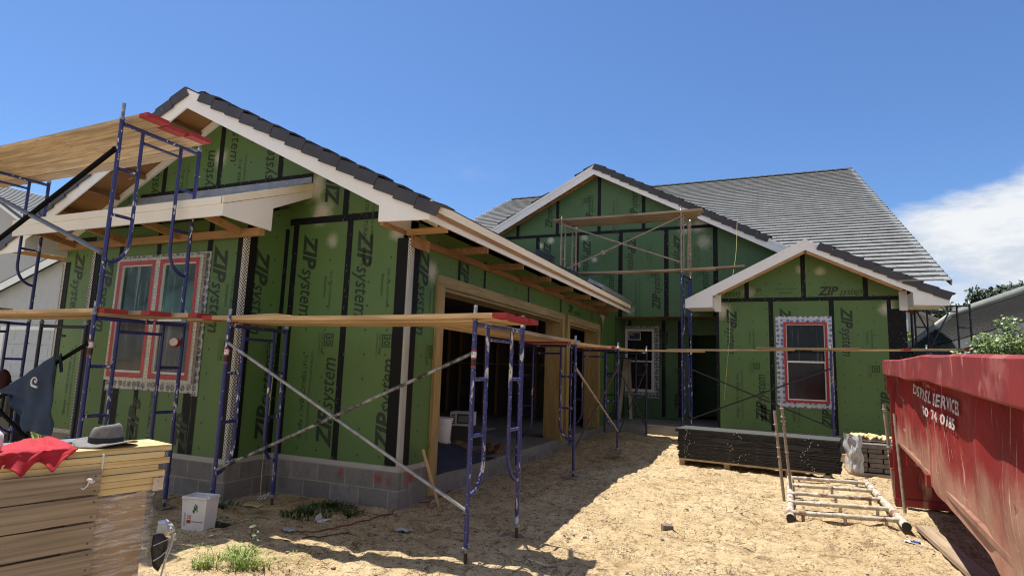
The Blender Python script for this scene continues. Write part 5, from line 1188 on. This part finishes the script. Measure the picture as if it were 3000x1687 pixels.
c=onground(2275,1362); mb=MB(); mb.grid(lambda u,v:(u*.16,v*.06-.03,.012+.02*mn.noise(V((u*5,v*3,3)))),8,4,0); mb.grid(lambda u,v:(.05+u*.09,-.026+v*.05,.018+.02*mn.noise(V((.3+u*3,v*3,3)))),6,3,1); o=mb.build('wrapper',[m_white,M('wrapper_blue',(.02,.06,.28),None,5,.4)],None,(0,0,0)); o.location=c; o.rotation_euler=(0,0,-.2); tag(o,'blue and white wrapper on the sand near the pipe rack','wrapper')
c=onground(2345,1392); mb=MB(); mb.grid(lambda u,v:(u*.34-.1,v*.03-u*.16,.015+.015*mn.noise(V((u*6,v,1)))),14,2); o=mb.build('strip_scrap',m_shiny,None,(0,0,0)); o.location=c; tag(o,'torn pale blue plastic strip beside the ground board','scrap')
# ------------------------------------------------------------------ dumpster
DP=V((1.52,9.4,0)); DD=V((-.096,-.995,0)); DN=V((-.995,.096,0))      # DD towards the street, DN outward (left)
def dz_(s): return -.025*s
def DW(s,z,d=0): return DP+DD*s+DN*d+V((0,0,z+dz_(s)))
dump=thing('dumpster','large dented red dumpster with white stencilled words','dumpster',DW(0,-.45))
LEN=8.6; TOP=1.475
mb=MB()
def side(u,v):
    s=.03+u*(LEN-.06); z=.44+(TOP-.19-.44)*v
    dent=.045*mn.noise(V((s*.9,z*1.4,2)))+.02*mn.noise(V((s*2.6,z*3,4)))
    bow=.05*math.sin(math.pi*min(1,max(0,v)))*math.sin(math.pi*min(1,s/3))
    return DW(s,z,-.035-dent*.9*min(1,s*3)-bow*.3+.05*(1-v)*0)
mb.grid(side,120,30)
mb.build('side_panel',m_redlow,dump)
mb=MB(); mb.box(0,0,0,0,0,0) if 0 else None
# lettering that follows the dented side
def D_(px,py):
    d=ray(px,py); c=V((0,0,ZC)); t_=(DP-c).dot(DN)/d.dot(DN); p=c+d*t_; s=(p-DP).dot(DD); return s,p.z-dz_(s)
def dtext(st,a,b,h0,h1):
    mb=MB(); vs,fs,x0,x1=txt(st,.03,0)
    for f in fs:
        q=[]
        for i in f:
            x,y=vs[i]; k=(x-x0)/(x1-x0); s,z=D_(a[0]+(b[0]-a[0])*k,a[1]+(b[1]-a[1])*k-y/.73*(h0+(h1-h0)*k))
            p=side((s-.03)/(LEN-.06),(z-.44)/(TOP-.63)); q.append(p+DN*.016)
        mb.face(q)
    mb.build('lettering',m_pathw,dump)
dtext('DISPOSL SERVICES',(2291,988),(2407,1046),24,36)
dtext('850 74 0185',(2317,1036),(2393,1082),21,29)
mb=MB()       # wavy top rim: square tube
def rim(u,k):
    s=-.03+u*(LEN+.03); w=.022*mn.noise(V((s*.8,1,0)))+.012*math.sin(s*2.4); zt2=TOP+.012*mn.noise(V((s*1.1,7,0)))+.025*math.exp(-((s-5.2)/1.2)**2)
    c=[(.075,0),(.075,-.19),(-.05,-.2),(-.05,0)][k]; return DW(s,zt2+c[1]+(.012 if k==1 else 0)*0,c[0]+w)
N=90; prof=[(.06,.0),(.078,-.014),(.078,-.176),(.06,-.19),(-.05,-.19),(-.05,0)]
def rimp(u,v):
    k=v*6; i=int(k)%6; f=k-int(k); a,b=prof[i],prof[(i+1)%6]; c=(a[0]*(1-f)+b[0]*f,a[1]*(1-f)+b[1]*f)
    s=-.03+u*(LEN+.03); w=.022*mn.noise(V((s*.8,1,0)))+.012*math.sin(s*2.4); return DW(s,TOP+c[1]+.012*mn.noise(V((s*1.1,7,0)))+.022*math.exp(-((s-4.6)/1.2)**2),c[0]+w)
mb.grid(rimp,N,6,sm=False); mb.face([rimp(0,i/6) for i in range(6)])
mb.build('top_rim',m_redrim,dump)
mb=MB(); p=DW(-.02,-.42,.0); mb.obox(DW(-.03,-.40,.0),DD*.1,DN*-2.3,(0,0,1.7)); mb.obox(DW(-.035,-.42,.012),DD*.09,DN*-.12,(0,0,1.72)); 
mb.obox(DW(-.03,-.4,.02),DD*.12,DN*-2.3,(0,0,.09)); mb.build('end_wall',m_redst,dump)
for z in (.02,.27,.62,1.1): mb=MB(); mb.obox(DW(-.11,z,.03),DD*.1,DN*-.1,(0,0,.03)); mb.build('hinge_bracket',m_redst,dump)
mb=MB(); mb.obox(DW(-.12,.05,.05),DD*.02,DN*-.12,(0,0,.2)); mb.build('hinge_bracket',m_redst,dump); mb=MB(); mb.obox(DW(-.06,1.02,.04),DD*.05,DN*-.05,(0,0,.26)); mb.build('hinge_bracket',m_redst,dump)
mb=MB(); mb.obox(DW(.05,.44,-.03),DD*(LEN-.1),DN*-.05,(0,0,-.035),1); mb.obox(DW(.05,.39,-.08),DD*(LEN-.1),DN*-2.1,(0,0,-.03)); mb.build('floor_edge',[m_redst,M('rusty_edge',(.3,.16,.1),(.2,.08,.05),6,.8)],dump)
for d in (-1.15,-1.8):
    mb=MB(); mb.obox(DW(.1,.36,d),DD*(LEN-.2),DN*-.1,(0,0,-.72)); mb.build('skid_rail',m_redst,dump)
mb=MB()
for s in (.9,): 
    mb=MB(); mb.obox(DW(s,.38,-.06),DD*.04,DN*-.14,(0,0,-.14)); mb.build('side_gusset',m_redst,dump)
for s in (3.3,):
    mb=MB(); mb.obox(DW(s,.52,-.0),DD*.12,DN*-.06,(0,0,-.1)); mb.build('hook',m_redst,dump)
mb=MB(); mb.grid(lambda u,v:DW(.05+u*(LEN-.1),.4+(TOP-.6)*v,-2.3),20,2); mb.build('far_side',m_redst,dump)
# ------------------------------------------------------------------ things inside the garage and on the porch
def G(px,py,X=-4.3): return U(px,py,'X',X)
zf=-.15
def onfloor(px,py): return U(px,py,'Z',zf)
c=V((-4.45,6.78,zf)); mb=MB()
mb.grid(lambda u,v:(lambda a,r:V((r*math.cos(a),r*.85*math.sin(a),.62*v)))(u*6.283,.15+.04*v+.025*math.sin(v*7)*math.sin(u*12)+.02*mn.noise(V((u*5,v*4,2)))),24,14); o=mb.build('white_sack',m_white,None,(0,0,0)); o.location=c+V((.12,.75,0)); m=o.modifiers.new('thickness','SOLIDIFY'); m.thickness=.008; tag(o,'tall open white sack standing inside the garage door post','sack')
bk=thing('plastic_bucket','grey plastic bucket behind the white sack in the garage','bucket',(-4.75,8.3,zf),local=True)
mb=MB(); mb.lathe([(0,.0),(.13,.0),(.155,.36),(.165,.365),(.165,.31)],(0,0,0),20); mb.build('body',m_nwall,bk); mb=MB(); mb.tube([(.16*math.cos(a),.16*math.sin(a),.33-.12*math.sin(a/2)) for a in [i*.3 for i in range(11)]],.004,5); mb.build('handle',m_galvp,bk)
oc=onfloor(1172,1140); mw=thing('oven_carton','white carton printed with a dark oven picture inside the garage','carton',(-4.95,9.35,zf),(0,0,.25),local=True)
mb=MB(); mb.box(-.2,.2,0,.3,.322,.56); mb.build('box',m_white,mw); mb=MB(); mb.box(-.08,.17,-.004,-.001,.36,.53,0); mb.box(-.05,.14,-.006,-.0045,.39,.5,1); 
for i in range(5): mb.box(-.18,-.11,-.004,-.001,.35+.036*i,.372+.036*i,0)
mb.build('printing',[M('carton_ink',(.07,.07,.07),None,4,.6),M('carton_grey',(.25,.25,.25),None,4,.6)],mw)
mb=MB(); mb.box(-.33,.35,-.02,.45,0,.315); o=mb.build('dark_crate',m_dark,None,(0,0,0)); o.location=(-4.95,9.37,zf); o.rotation_euler=(0,0,.25); tag(o,'dark crate carrying the white oven carton','crate')
mb=MB()
def tp_(u,v): 
    x=-4.75+.95*v; y=6.62+1.75*u; h=.36*(max(0,math.sin(math.pi*v))**.5)*(max(0,math.sin(math.pi*min(1,u+.12)))**.5)*(1-.45*u); return V((x+.06*mn.noise(V((u*4,v*4,1))),y,zf+.004+h+.07*mn.noise(V((u*6,v*6,3)))*min(1,h*8)+.03*abs(mn.noise(V((u*15,v*15,4))))*min(1,h*8)))
mb.grid(tp_,36,20); o=mb.build('blue_tarp',m_tarp,None,(-4.0,7.4,zf)); tag(o,'crumpled dark blue tarp heaped on the garage sill','tarp')
random.seed(21)
for i,(x,y,z,s) in enumerate(((-4.45,7.5,.12,.24),(-4.25,8.05,.1,.26),(-4.55,8.0,.05,.22),(-4.05,8.6,-.02,.22),(-4.1,8.9,-.05,.25))):
    mb=MB(); mb.grid(lambda u,v:V(((u-.5)*s*1.6,(v-.5)*s*1.4,.14*s*4*abs(mn.noise(V((u*2.6+i,v*2.6,i))))+.03)),10,10,sm=False); o=mb.build('paper_sack',m_paper,None,(0,0,0)); o.location=(x,y,zf+max(0,z)); o.rotation_euler=(random.uniform(-.3,.3),random.uniform(-.3,.3),random.uniform(0,3)); tag(o,('crumpled brown paper sack on top of the tarp','folded brown paper sack behind the tarp','brown paper sack touching the bucket','small brown paper sack near the garage sill','outermost brown paper sack on the garage sill')[i],'paper sack','brown paper sacks in the garage')
mb=MB(); mb.box(-7.06,-7.0,9.2,11.4,.72,1.15); tag(mb.build('drywall_strip',m_dry,None,(-7,10,.9)),'pale drywall panel fixed low on the studs inside the garage','drywall')
mb=MB(); mb.box(-6.9,-5.6,10.2,12.2,zf+.002,zf+.03); tag(mb.build('drywall_sheet',m_dry,None,(-6,11,zf)),'pale sheet lying flat on the garage floor','sheet')
sg=thing('yard_sign','small dark blue sign with white border leaning inside the garage','sign',(-6.75,11.3,zf),(0,0,.9),local=True)
mb=MB(); mb.box(-.22,.22,0,.012,.02,.36); mb.build('border',m_white,sg); mb=MB(); mb.box(-.2,.2,-.003,-.001,.04,.34); mb.build('face',M('sign_navy',(.02,.03,.12),None,5,.5),sg); mb=MB(); put_text(mb,'WINDOWS',.07,(-.17,-.006,.2),V((1,0,0)),V((0,0,1)),0,.004) if 0 else mb.box(-.14,.05,-.006,-.0035,.2,.23); mb.box(-.14,.0,-.006,-.0035,.13,.15); mb.build('print',m_white,sg)
plank('old batten leaning on the porch wall, nearer one',(-3.6,15.6,-.05),(-3.72,16.9,1.6),PLO,.09,.04,(0,0),'battens leaning on the porch wall',name='leaning_batten',cat='batten')
plank('old batten leaning on the porch wall, farther one',(-3.35,15.9,-.05),(-3.66,17.1,1.55),PLO,.09,.04,(0,0),'battens leaning on the porch wall',name='leaning_batten',cat='batten')
mb=MB(); mb.tube([(-3.74,5.9,-.45),(-3.74,5.9,-.1)],.03,8) if 0 else None
c=U(178,1110,'Y',5.05); mb=MB(); mb.tube([(-9.0,5.35,-.42),(-9.0,5.35,.02)],.055,14); mb.tube([(-9.0,5.35,-.04),(-9.0,5.35,.025)],.066,14); o=mb.build('drain_pipe',M('green_pvc',(.03,.2,.14),(.025,.16,.11),5,.4),None,(-9.0,5.35,-.42)); tag(o,'short green plastic drain pipe standing by the bay corner','pipe')
# stacks of spare tiles on the garage roof
for i,(px,py) in enumerate(((1318,606),(1345,640))):
    k=(8,5)[i]; base=V((-4.75+.5*i,12.6+.15*i,0)); base.z=gT(base.x)+.05
    t_=thing('tile_stack',('tall leaning stack of slate tiles on the garage roof','low spilled stack of slate tiles down slope on the garage roof')[i],'tile stack',base,group='spare tile stacks on the garage roof',local=True)
    for j in range(k):
        mb=MB(); mb.obox((-.2+.03*j*(1 if i else .5),-.2,.04*j),(.4,0,-.16),(0,.34,0),(0,0,.03)); mb.build('tile',m_tileG,t_)
# hanging string
a,b=U(1855,548,'Y',15.6),U(1830,905,'Y',14.3); pts=[a.lerp(b,i/16)+V((.04*math.sin(i*.5)*math.sin(math.pi*i/16),0,0)) for i in range(17)]; e=U(1822,1005,'Y',14.3); pts.append(e)
mb=MB(); mb.tube(pts,.006,5); tag(mb.build('mason_line',m_string,None,a),'thin yellow line hanging from the gable roof past the doorway','string')
a=U(660,1165,'Y',5.45); mb=MB(); mb.tube([V((-5.52,5.5,1.0)),V((-5.5,5.45,.2)),V((-5.46,5.4,-.1)),V((-5.4,5.35,-.42))],.004,5); tag(mb.build('mason_line',m_string,None,a),'thin pale line hanging by the inner corner of the block wall','string')
# ------------------------------------------------------------------ hand cart at the far left
hc_=onplane(28,1105,5.6); ct=thing('hand_cart','dark cart with a curved handle on the lawn edge at far left','cart',V((hc_.x,5.6,-.4)),local=True)
mb=MB(); mb.prism([(-.22,-.15,.1),(.24,-.15,.1),(.17,-.15,.5),(.13,-.15,.95),(-.12,-.15,.95),(-.17,-.15,.5)],(0,.3,0)); mb.build('tank',m_black,ct)
mb=MB(); mb.tube([(-.3,-.2,.62),(-.3,-.2,1.12),(.15,-.2,1.14)],.025,8); mb.tube([(.0,-.2,.6),(.02,-.2,1.05)],.03,8); mb.build('mast',m_black,ct)
mb=MB(); mb.tube([(.14+.26*math.sin(a),-.2,.62-.26*math.cos(a)*1) for a in [i*.16 for i in range(13)]],.02,7); mb.build('handle',m_greyp,ct)
for y in (-.24,.2):
    mb=MB(); mb.tube([(-.05+.16*math.cos(a),y,.17+.16*math.sin(a)) for a in [i*6.2832/20 for i in range(21)]],.035,8); mb.build('tyre',m_black,ct)
mb=MB(); c=onplane(8,955,4.4); mb.grid(lambda u,v:c+V((.07*math.sin(math.pi*v)**.6*math.cos(u*6.283),.08*math.sin(math.pi*v)**.6*math.sin(u*6.283),-.28*v+.14)),16,10); tag(mb.build('hanging_bag',M('dark_red_bag',(.05,.008,.01),(.035,.006,.008),5,.8),None,c),'dark red bag hanging on the blue frame at far left','bag')
# ------------------------------------------------------------------ neighbouring houses
nh=thing('neighbouring_house','pale grey stucco neighbour house with tiled gables and a garage door','house',(-24,15,-.4))
def zpl(x,y,Y): p=U(x,y,'Y',Y); return p
YN=13.6
a,b=zpl(0,706,YN),zpl(110,660,YN); sN=(b.z-a.z)/(b.x-a.x); ap=V((b.x+3.2,YN,b.z+3.2*sN*1.0))
Tn=lambda x:ap.z-abs(x-ap.x)*max(.3,sN)
x0,x1=ap.x-9,ap.x+9
mb=MB(); P=[(x0,-.4),(x1-4.6,-.4),(x1-4.6,Tn(x1-4.6)-.1),(ap.x,ap.z-.1),(x0,Tn(x0)-.1)]; mb.prism([(x,YN,z) for x,z in P],(0,9,0)); mb.build('wall',m_nwall,nh)
mb=MB()
for s in (-1,1): mb.prism([(ap.x,YN-.35,ap.z),(ap.x+s*9,YN-.35,Tn(x0)),(ap.x+s*9,YN-.35,Tn(x0)-.28),(ap.x,YN-.35,ap.z-.28)],(0,.04,0),0); mb.prism([(ap.x,YN-.34,ap.z+.06),(ap.x+s*9,YN-.34,Tn(x0)+.06),(ap.x+s*9,YN-.34,Tn(x0)),(ap.x,YN-.34,ap.z)],(0,9,0),1)
mb.build('roof',[m_trimw,m_tileG],nh)
g0,g1=zpl(60,830,YN-.02),zpl(175,800,YN-.02); mb=MB(); mb.box(g0.x-1.2,g1.x+3,YN-.06,YN-.01,-.36,g0.z,0)
for i in range(4): mb.box(g0.x-1.2,g1.x+3,YN-.066,YN-.0605,-.36+.62*i,-.345+.62*i,1)
x=g0.x-1.0
while x<g1.x+2.8:
    for i in range(4): mb.box(x,x+.55,YN-.07,YN-.0605,-.2+.62*i,.12+.62*i,2)
    x+=.75
mb.build('garage_door',[m_nwall,m_ngrey,m_nwall],nh)
mb=MB(); mb.box(g0.x-1.45,g0.x-1.2,YN-.08,YN-.005,-.36,g0.z+.15); mb.box(g0.x-1.2,g1.x+3,YN-.08,YN-.005,g0.z+.001,g0.z+.15); mb.build('door_trim',m_white,nh)
# upper gable set back
YU=16.5; a,b=zpl(0,495,YU),zpl(120,585,YU); sU=(a.z-b.z)/(b.x-a.x); apx=a.x-2.5; apz=a.z+2.5*sU
mb=MB(); ze=b.z-.3*sU; mb.prism([(apx-6,YU,0),(b.x+.1,YU,0),(b.x+.1,YU,ze-.05),(apx,YU,apz-.1),(apx-6,YU,apz-6*sU-.1)],(0,8,0)); mb.build('wall',m_nwall,nh)
mb=MB(); rg=apz; xe2=b.x+.5; ze2=apz-(xe2-apx)*sU
mb.prism([(apx,YU-.4,apz),(xe2,YU-.4,ze2),(xe2,YU-.4,ze2-.25),(apx,YU-.4,apz-.25)],(0,.05,0),0)
d=V((1,0,-sU)).normalized(); L=(xe2-apx)/d.x
mb.obox((apx,YU-.35,apz-.02),d*L,(0,10,0),(0,0,.02),1); tilefield(mb,V((xe2,YU-.3,ze2)),(0,1,0),-d,10,L,.33,.4,2)
for i in range(int(L/.33)): mb.obox(V((apx,YU-.45,apz+.1))+d*(i*.33),d*.35-V((0,0,.0)),(0,.2,0),(0,0,-.16),1)
mb.build('roof',[m_trimw,m_tileG,m_tile],nh)
# right neighbour
rh=thing('neighbouring_house','cream neighbour house with a long dark tiled hip roof behind the dumpster','house',(9,26,-.4))
YR=23; e0,e1=zpl(2283,893,YR),zpl(2576,812,YR-5.5)
r0_,r1_=zpl(2400,797,23.6),zpl(2600,733,20.2)
E0,E1=V((e0.x-.2,e0.y,e0.z)),V(e1)+(V(e1)-V(e0))*1.2; R0,R1=V(r0_),V(r1_)+(V(r1_)-V(r0_))*.9
mb=MB(); n=15; sp=None
for i in range(n):
    f0,f1=i/n,(i+1)/n; up_=V((0,0,.05))
    a,b=E0.lerp(R0,f0),E1.lerp(R1,f0); c,d=E1.lerp(R1,f1),E0.lerp(R0,f1)
    mb.face([a+up_*.9,b+up_*.9,c,d],0); mb.face([a-up_*.6,b-up_*.6,b+up_*.9,a+up_*.9],1)
mb.face([E0,R0,R0+V((.5,3.5,-1.6))],1)
tl_=mb.build('roof',[m_tile,m_under],rh)
mb=MB(); mb.tube([E0+V((0,-.02,.06)),R0+V((0,-.0,.1)),R1+V((0,0,.1))],.13,8); mb.build('ridge_cap',m_tile,rh)
mb=MB(); u_=V((0,0,-.28)); mb.face([E0+u_,E1+u_,E1,E0]); mb.face([E0+u_,E1+u_,E1+u_+V((.5,1.2,0)),E0+u_+V((.5,1.2,0))]); mb.build('eave_board',m_ngrey,rh)
mb=MB(); o=V((.5,.9,-.2)); mb.face([E0+o+V((.5,0,-3.5)),E1+o+V((0,0,-4.5)),E1+o,E0+o+V((.5,0,0))]); mb.face([E0+o+V((.5,0,-3.5)),E0+o+V((.5,0,0)),E0+o+V((2,9,0)),E0+o+V((2,9,-3.5))]); mb.build('wall',m_nwallY,rh)
sb=thing('neighbouring_house','small grey gable end seen under the right eave tail','house',(7,40,-.4)); c=zpl(2290,800,40)
mb=MB(); p,q_,r_=zpl(2285,775,40),zpl(2345,805,40),zpl(2285,835,40); q2=zpl(2345,832,40); mb.prism([p,q_,q2,r_],(0,6,0)); mb.prism([r_,q2,(q2.x,40,-.4),(r_.x,40,-.4)],(0,6,0)); mb.build('wall',m_ngrey,sb)
mb=MB(); mb.prism([V(p)+V((-.2,-.3,.15)),V(q_)+V((.4,-.3,0)),V(q_)+V((.4,-.3,-.2)),V(p)+V((-.2,-.3,-.1))],(0,6,0)); mb.build('roof',m_ngrey,sb)
# ------------------------------------------------------------------ trees and shrub
def tree(label,px,py,Y,rad,hc,seed,n=1500,leaf=.16,mat=None,cat='tree',name='pine_tree',flat=.8):
    random.seed(seed); c=U(px,py,'Y',Y); b=V((c.x,Y,-.4)); t=thing(name,label,cat,b,group='trees beyond the right neighbour house',local=True)
    mb=MB(); H=c.z+.4; pts=[V((.1*math.sin(i),.1*math.cos(i*1.3),H*i/8)) for i in range(9)]; mb.tube(pts,.12,7,rs=[.16*(1-.08*i) for i in range(9)])
    cl=[]
    for k in range(11):
        a=random.uniform(0,6.28); r=rad*random.uniform(.3,.95); z=H+rad*flat*random.uniform(-.6,.75); e=V((r*math.cos(a),r*math.sin(a),z)); cl.append((e,rad*random.uniform(.25,.45))); mb.tube([V((0,0,min(z,H)*.8)),V((e.x*.5,e.y*.5,z*.93)),e],.03,5,rs=[.07,.045,.02])
    mb.build('trunk',m_bark,t); mb=MB()
    for i in range(n):
        e,r=random.choice(cl); d=V((random.gauss(0,1),random.gauss(0,1),random.gauss(0,.8))); d=d.normalized()*r*random.uniform(.3,1.05); p=e+d; a=V((random.gauss(0,1),random.gauss(0,1),random.gauss(0,1))).normalized()*leaf; s=a.orthogonal().normalized()*leaf*.35
        mb.face([p,p+a*.5+s,p+a,p+a*.5-s])
    mb.build('crown',mat or m_leafD,t); return t
tree('round topped pine tree at the right end of the neighbour ridge',2512,757,46,1.7,3,1,2200,.3,flat=.6)
tree('small pine tree standing clear above the neighbour roof',2408,792,48,1.25,3,2,1700,.28)
tree('dark tree seen through the braces under the right eave tail',2328,806,44,1.5,3,3,1800,.28)
tree('low round bush in front of the small grey gable under the eave tail',2305,868,30,1.0,3,12,1300,.16,m_leaf,'shrub','bush')
tree('low tree between the eave tail and the small pine',2385,805,52,1.1,3,4,1200,.28)
tree('bushy low tree behind the far left of the neighbour roof',2352,825,50,1.1,3,6,1200,.28)
random.seed(9); c=U(2545,868,'Y',13.5); sh_=thing('leafy_shrub','bright leafy shrub rising behind the dumpster rim','shrub',(c.x,13.5,-.4),local=True)
mb=MB(); cl=[]
for k in range(26):
    a=random.uniform(0,6.28); r=random.uniform(.05,1.0); z=random.uniform(1.3,3.05-.6*r); e=V((r*math.cos(a)*.95,r*math.sin(a)*.8,z)); cl.append((e,random.uniform(.16,.3))); mb.tube([V((0,0,.0)),V((e.x*.4,e.y*.4,z*.6)),e],.015,5,rs=[.03,.02,.008])
for e in (V((-1.0,-.1,1.9)),V((-.75,0,2.05)),V((-1.2,.1,1.85)),V((-.5,-.2,2.3)),V((-1.0,.0,1.7))): cl.append((e,.2)); mb.tube([V((0,0,.8)),e*.6,e],.01,5)
mb.build('stem',m_bark,sh_); mb=MB()
for i in range(5200):
    e,r=random.choice(cl); d=V((random.gauss(0,1),random.gauss(0,1),random.gauss(0,1))).normalized()*r*random.uniform(.35,1.1); p=e+d; a=V((random.gauss(0,1),random.gauss(0,1),random.gauss(0,.6)+.2)).normalized()*.055; s=a.orthogonal().normalized()*.026
    mb.face([p,p+a*.5+s,p+a,p+a*.5-s])
mb.build('foliage',m_leaf,sh_)
clean()
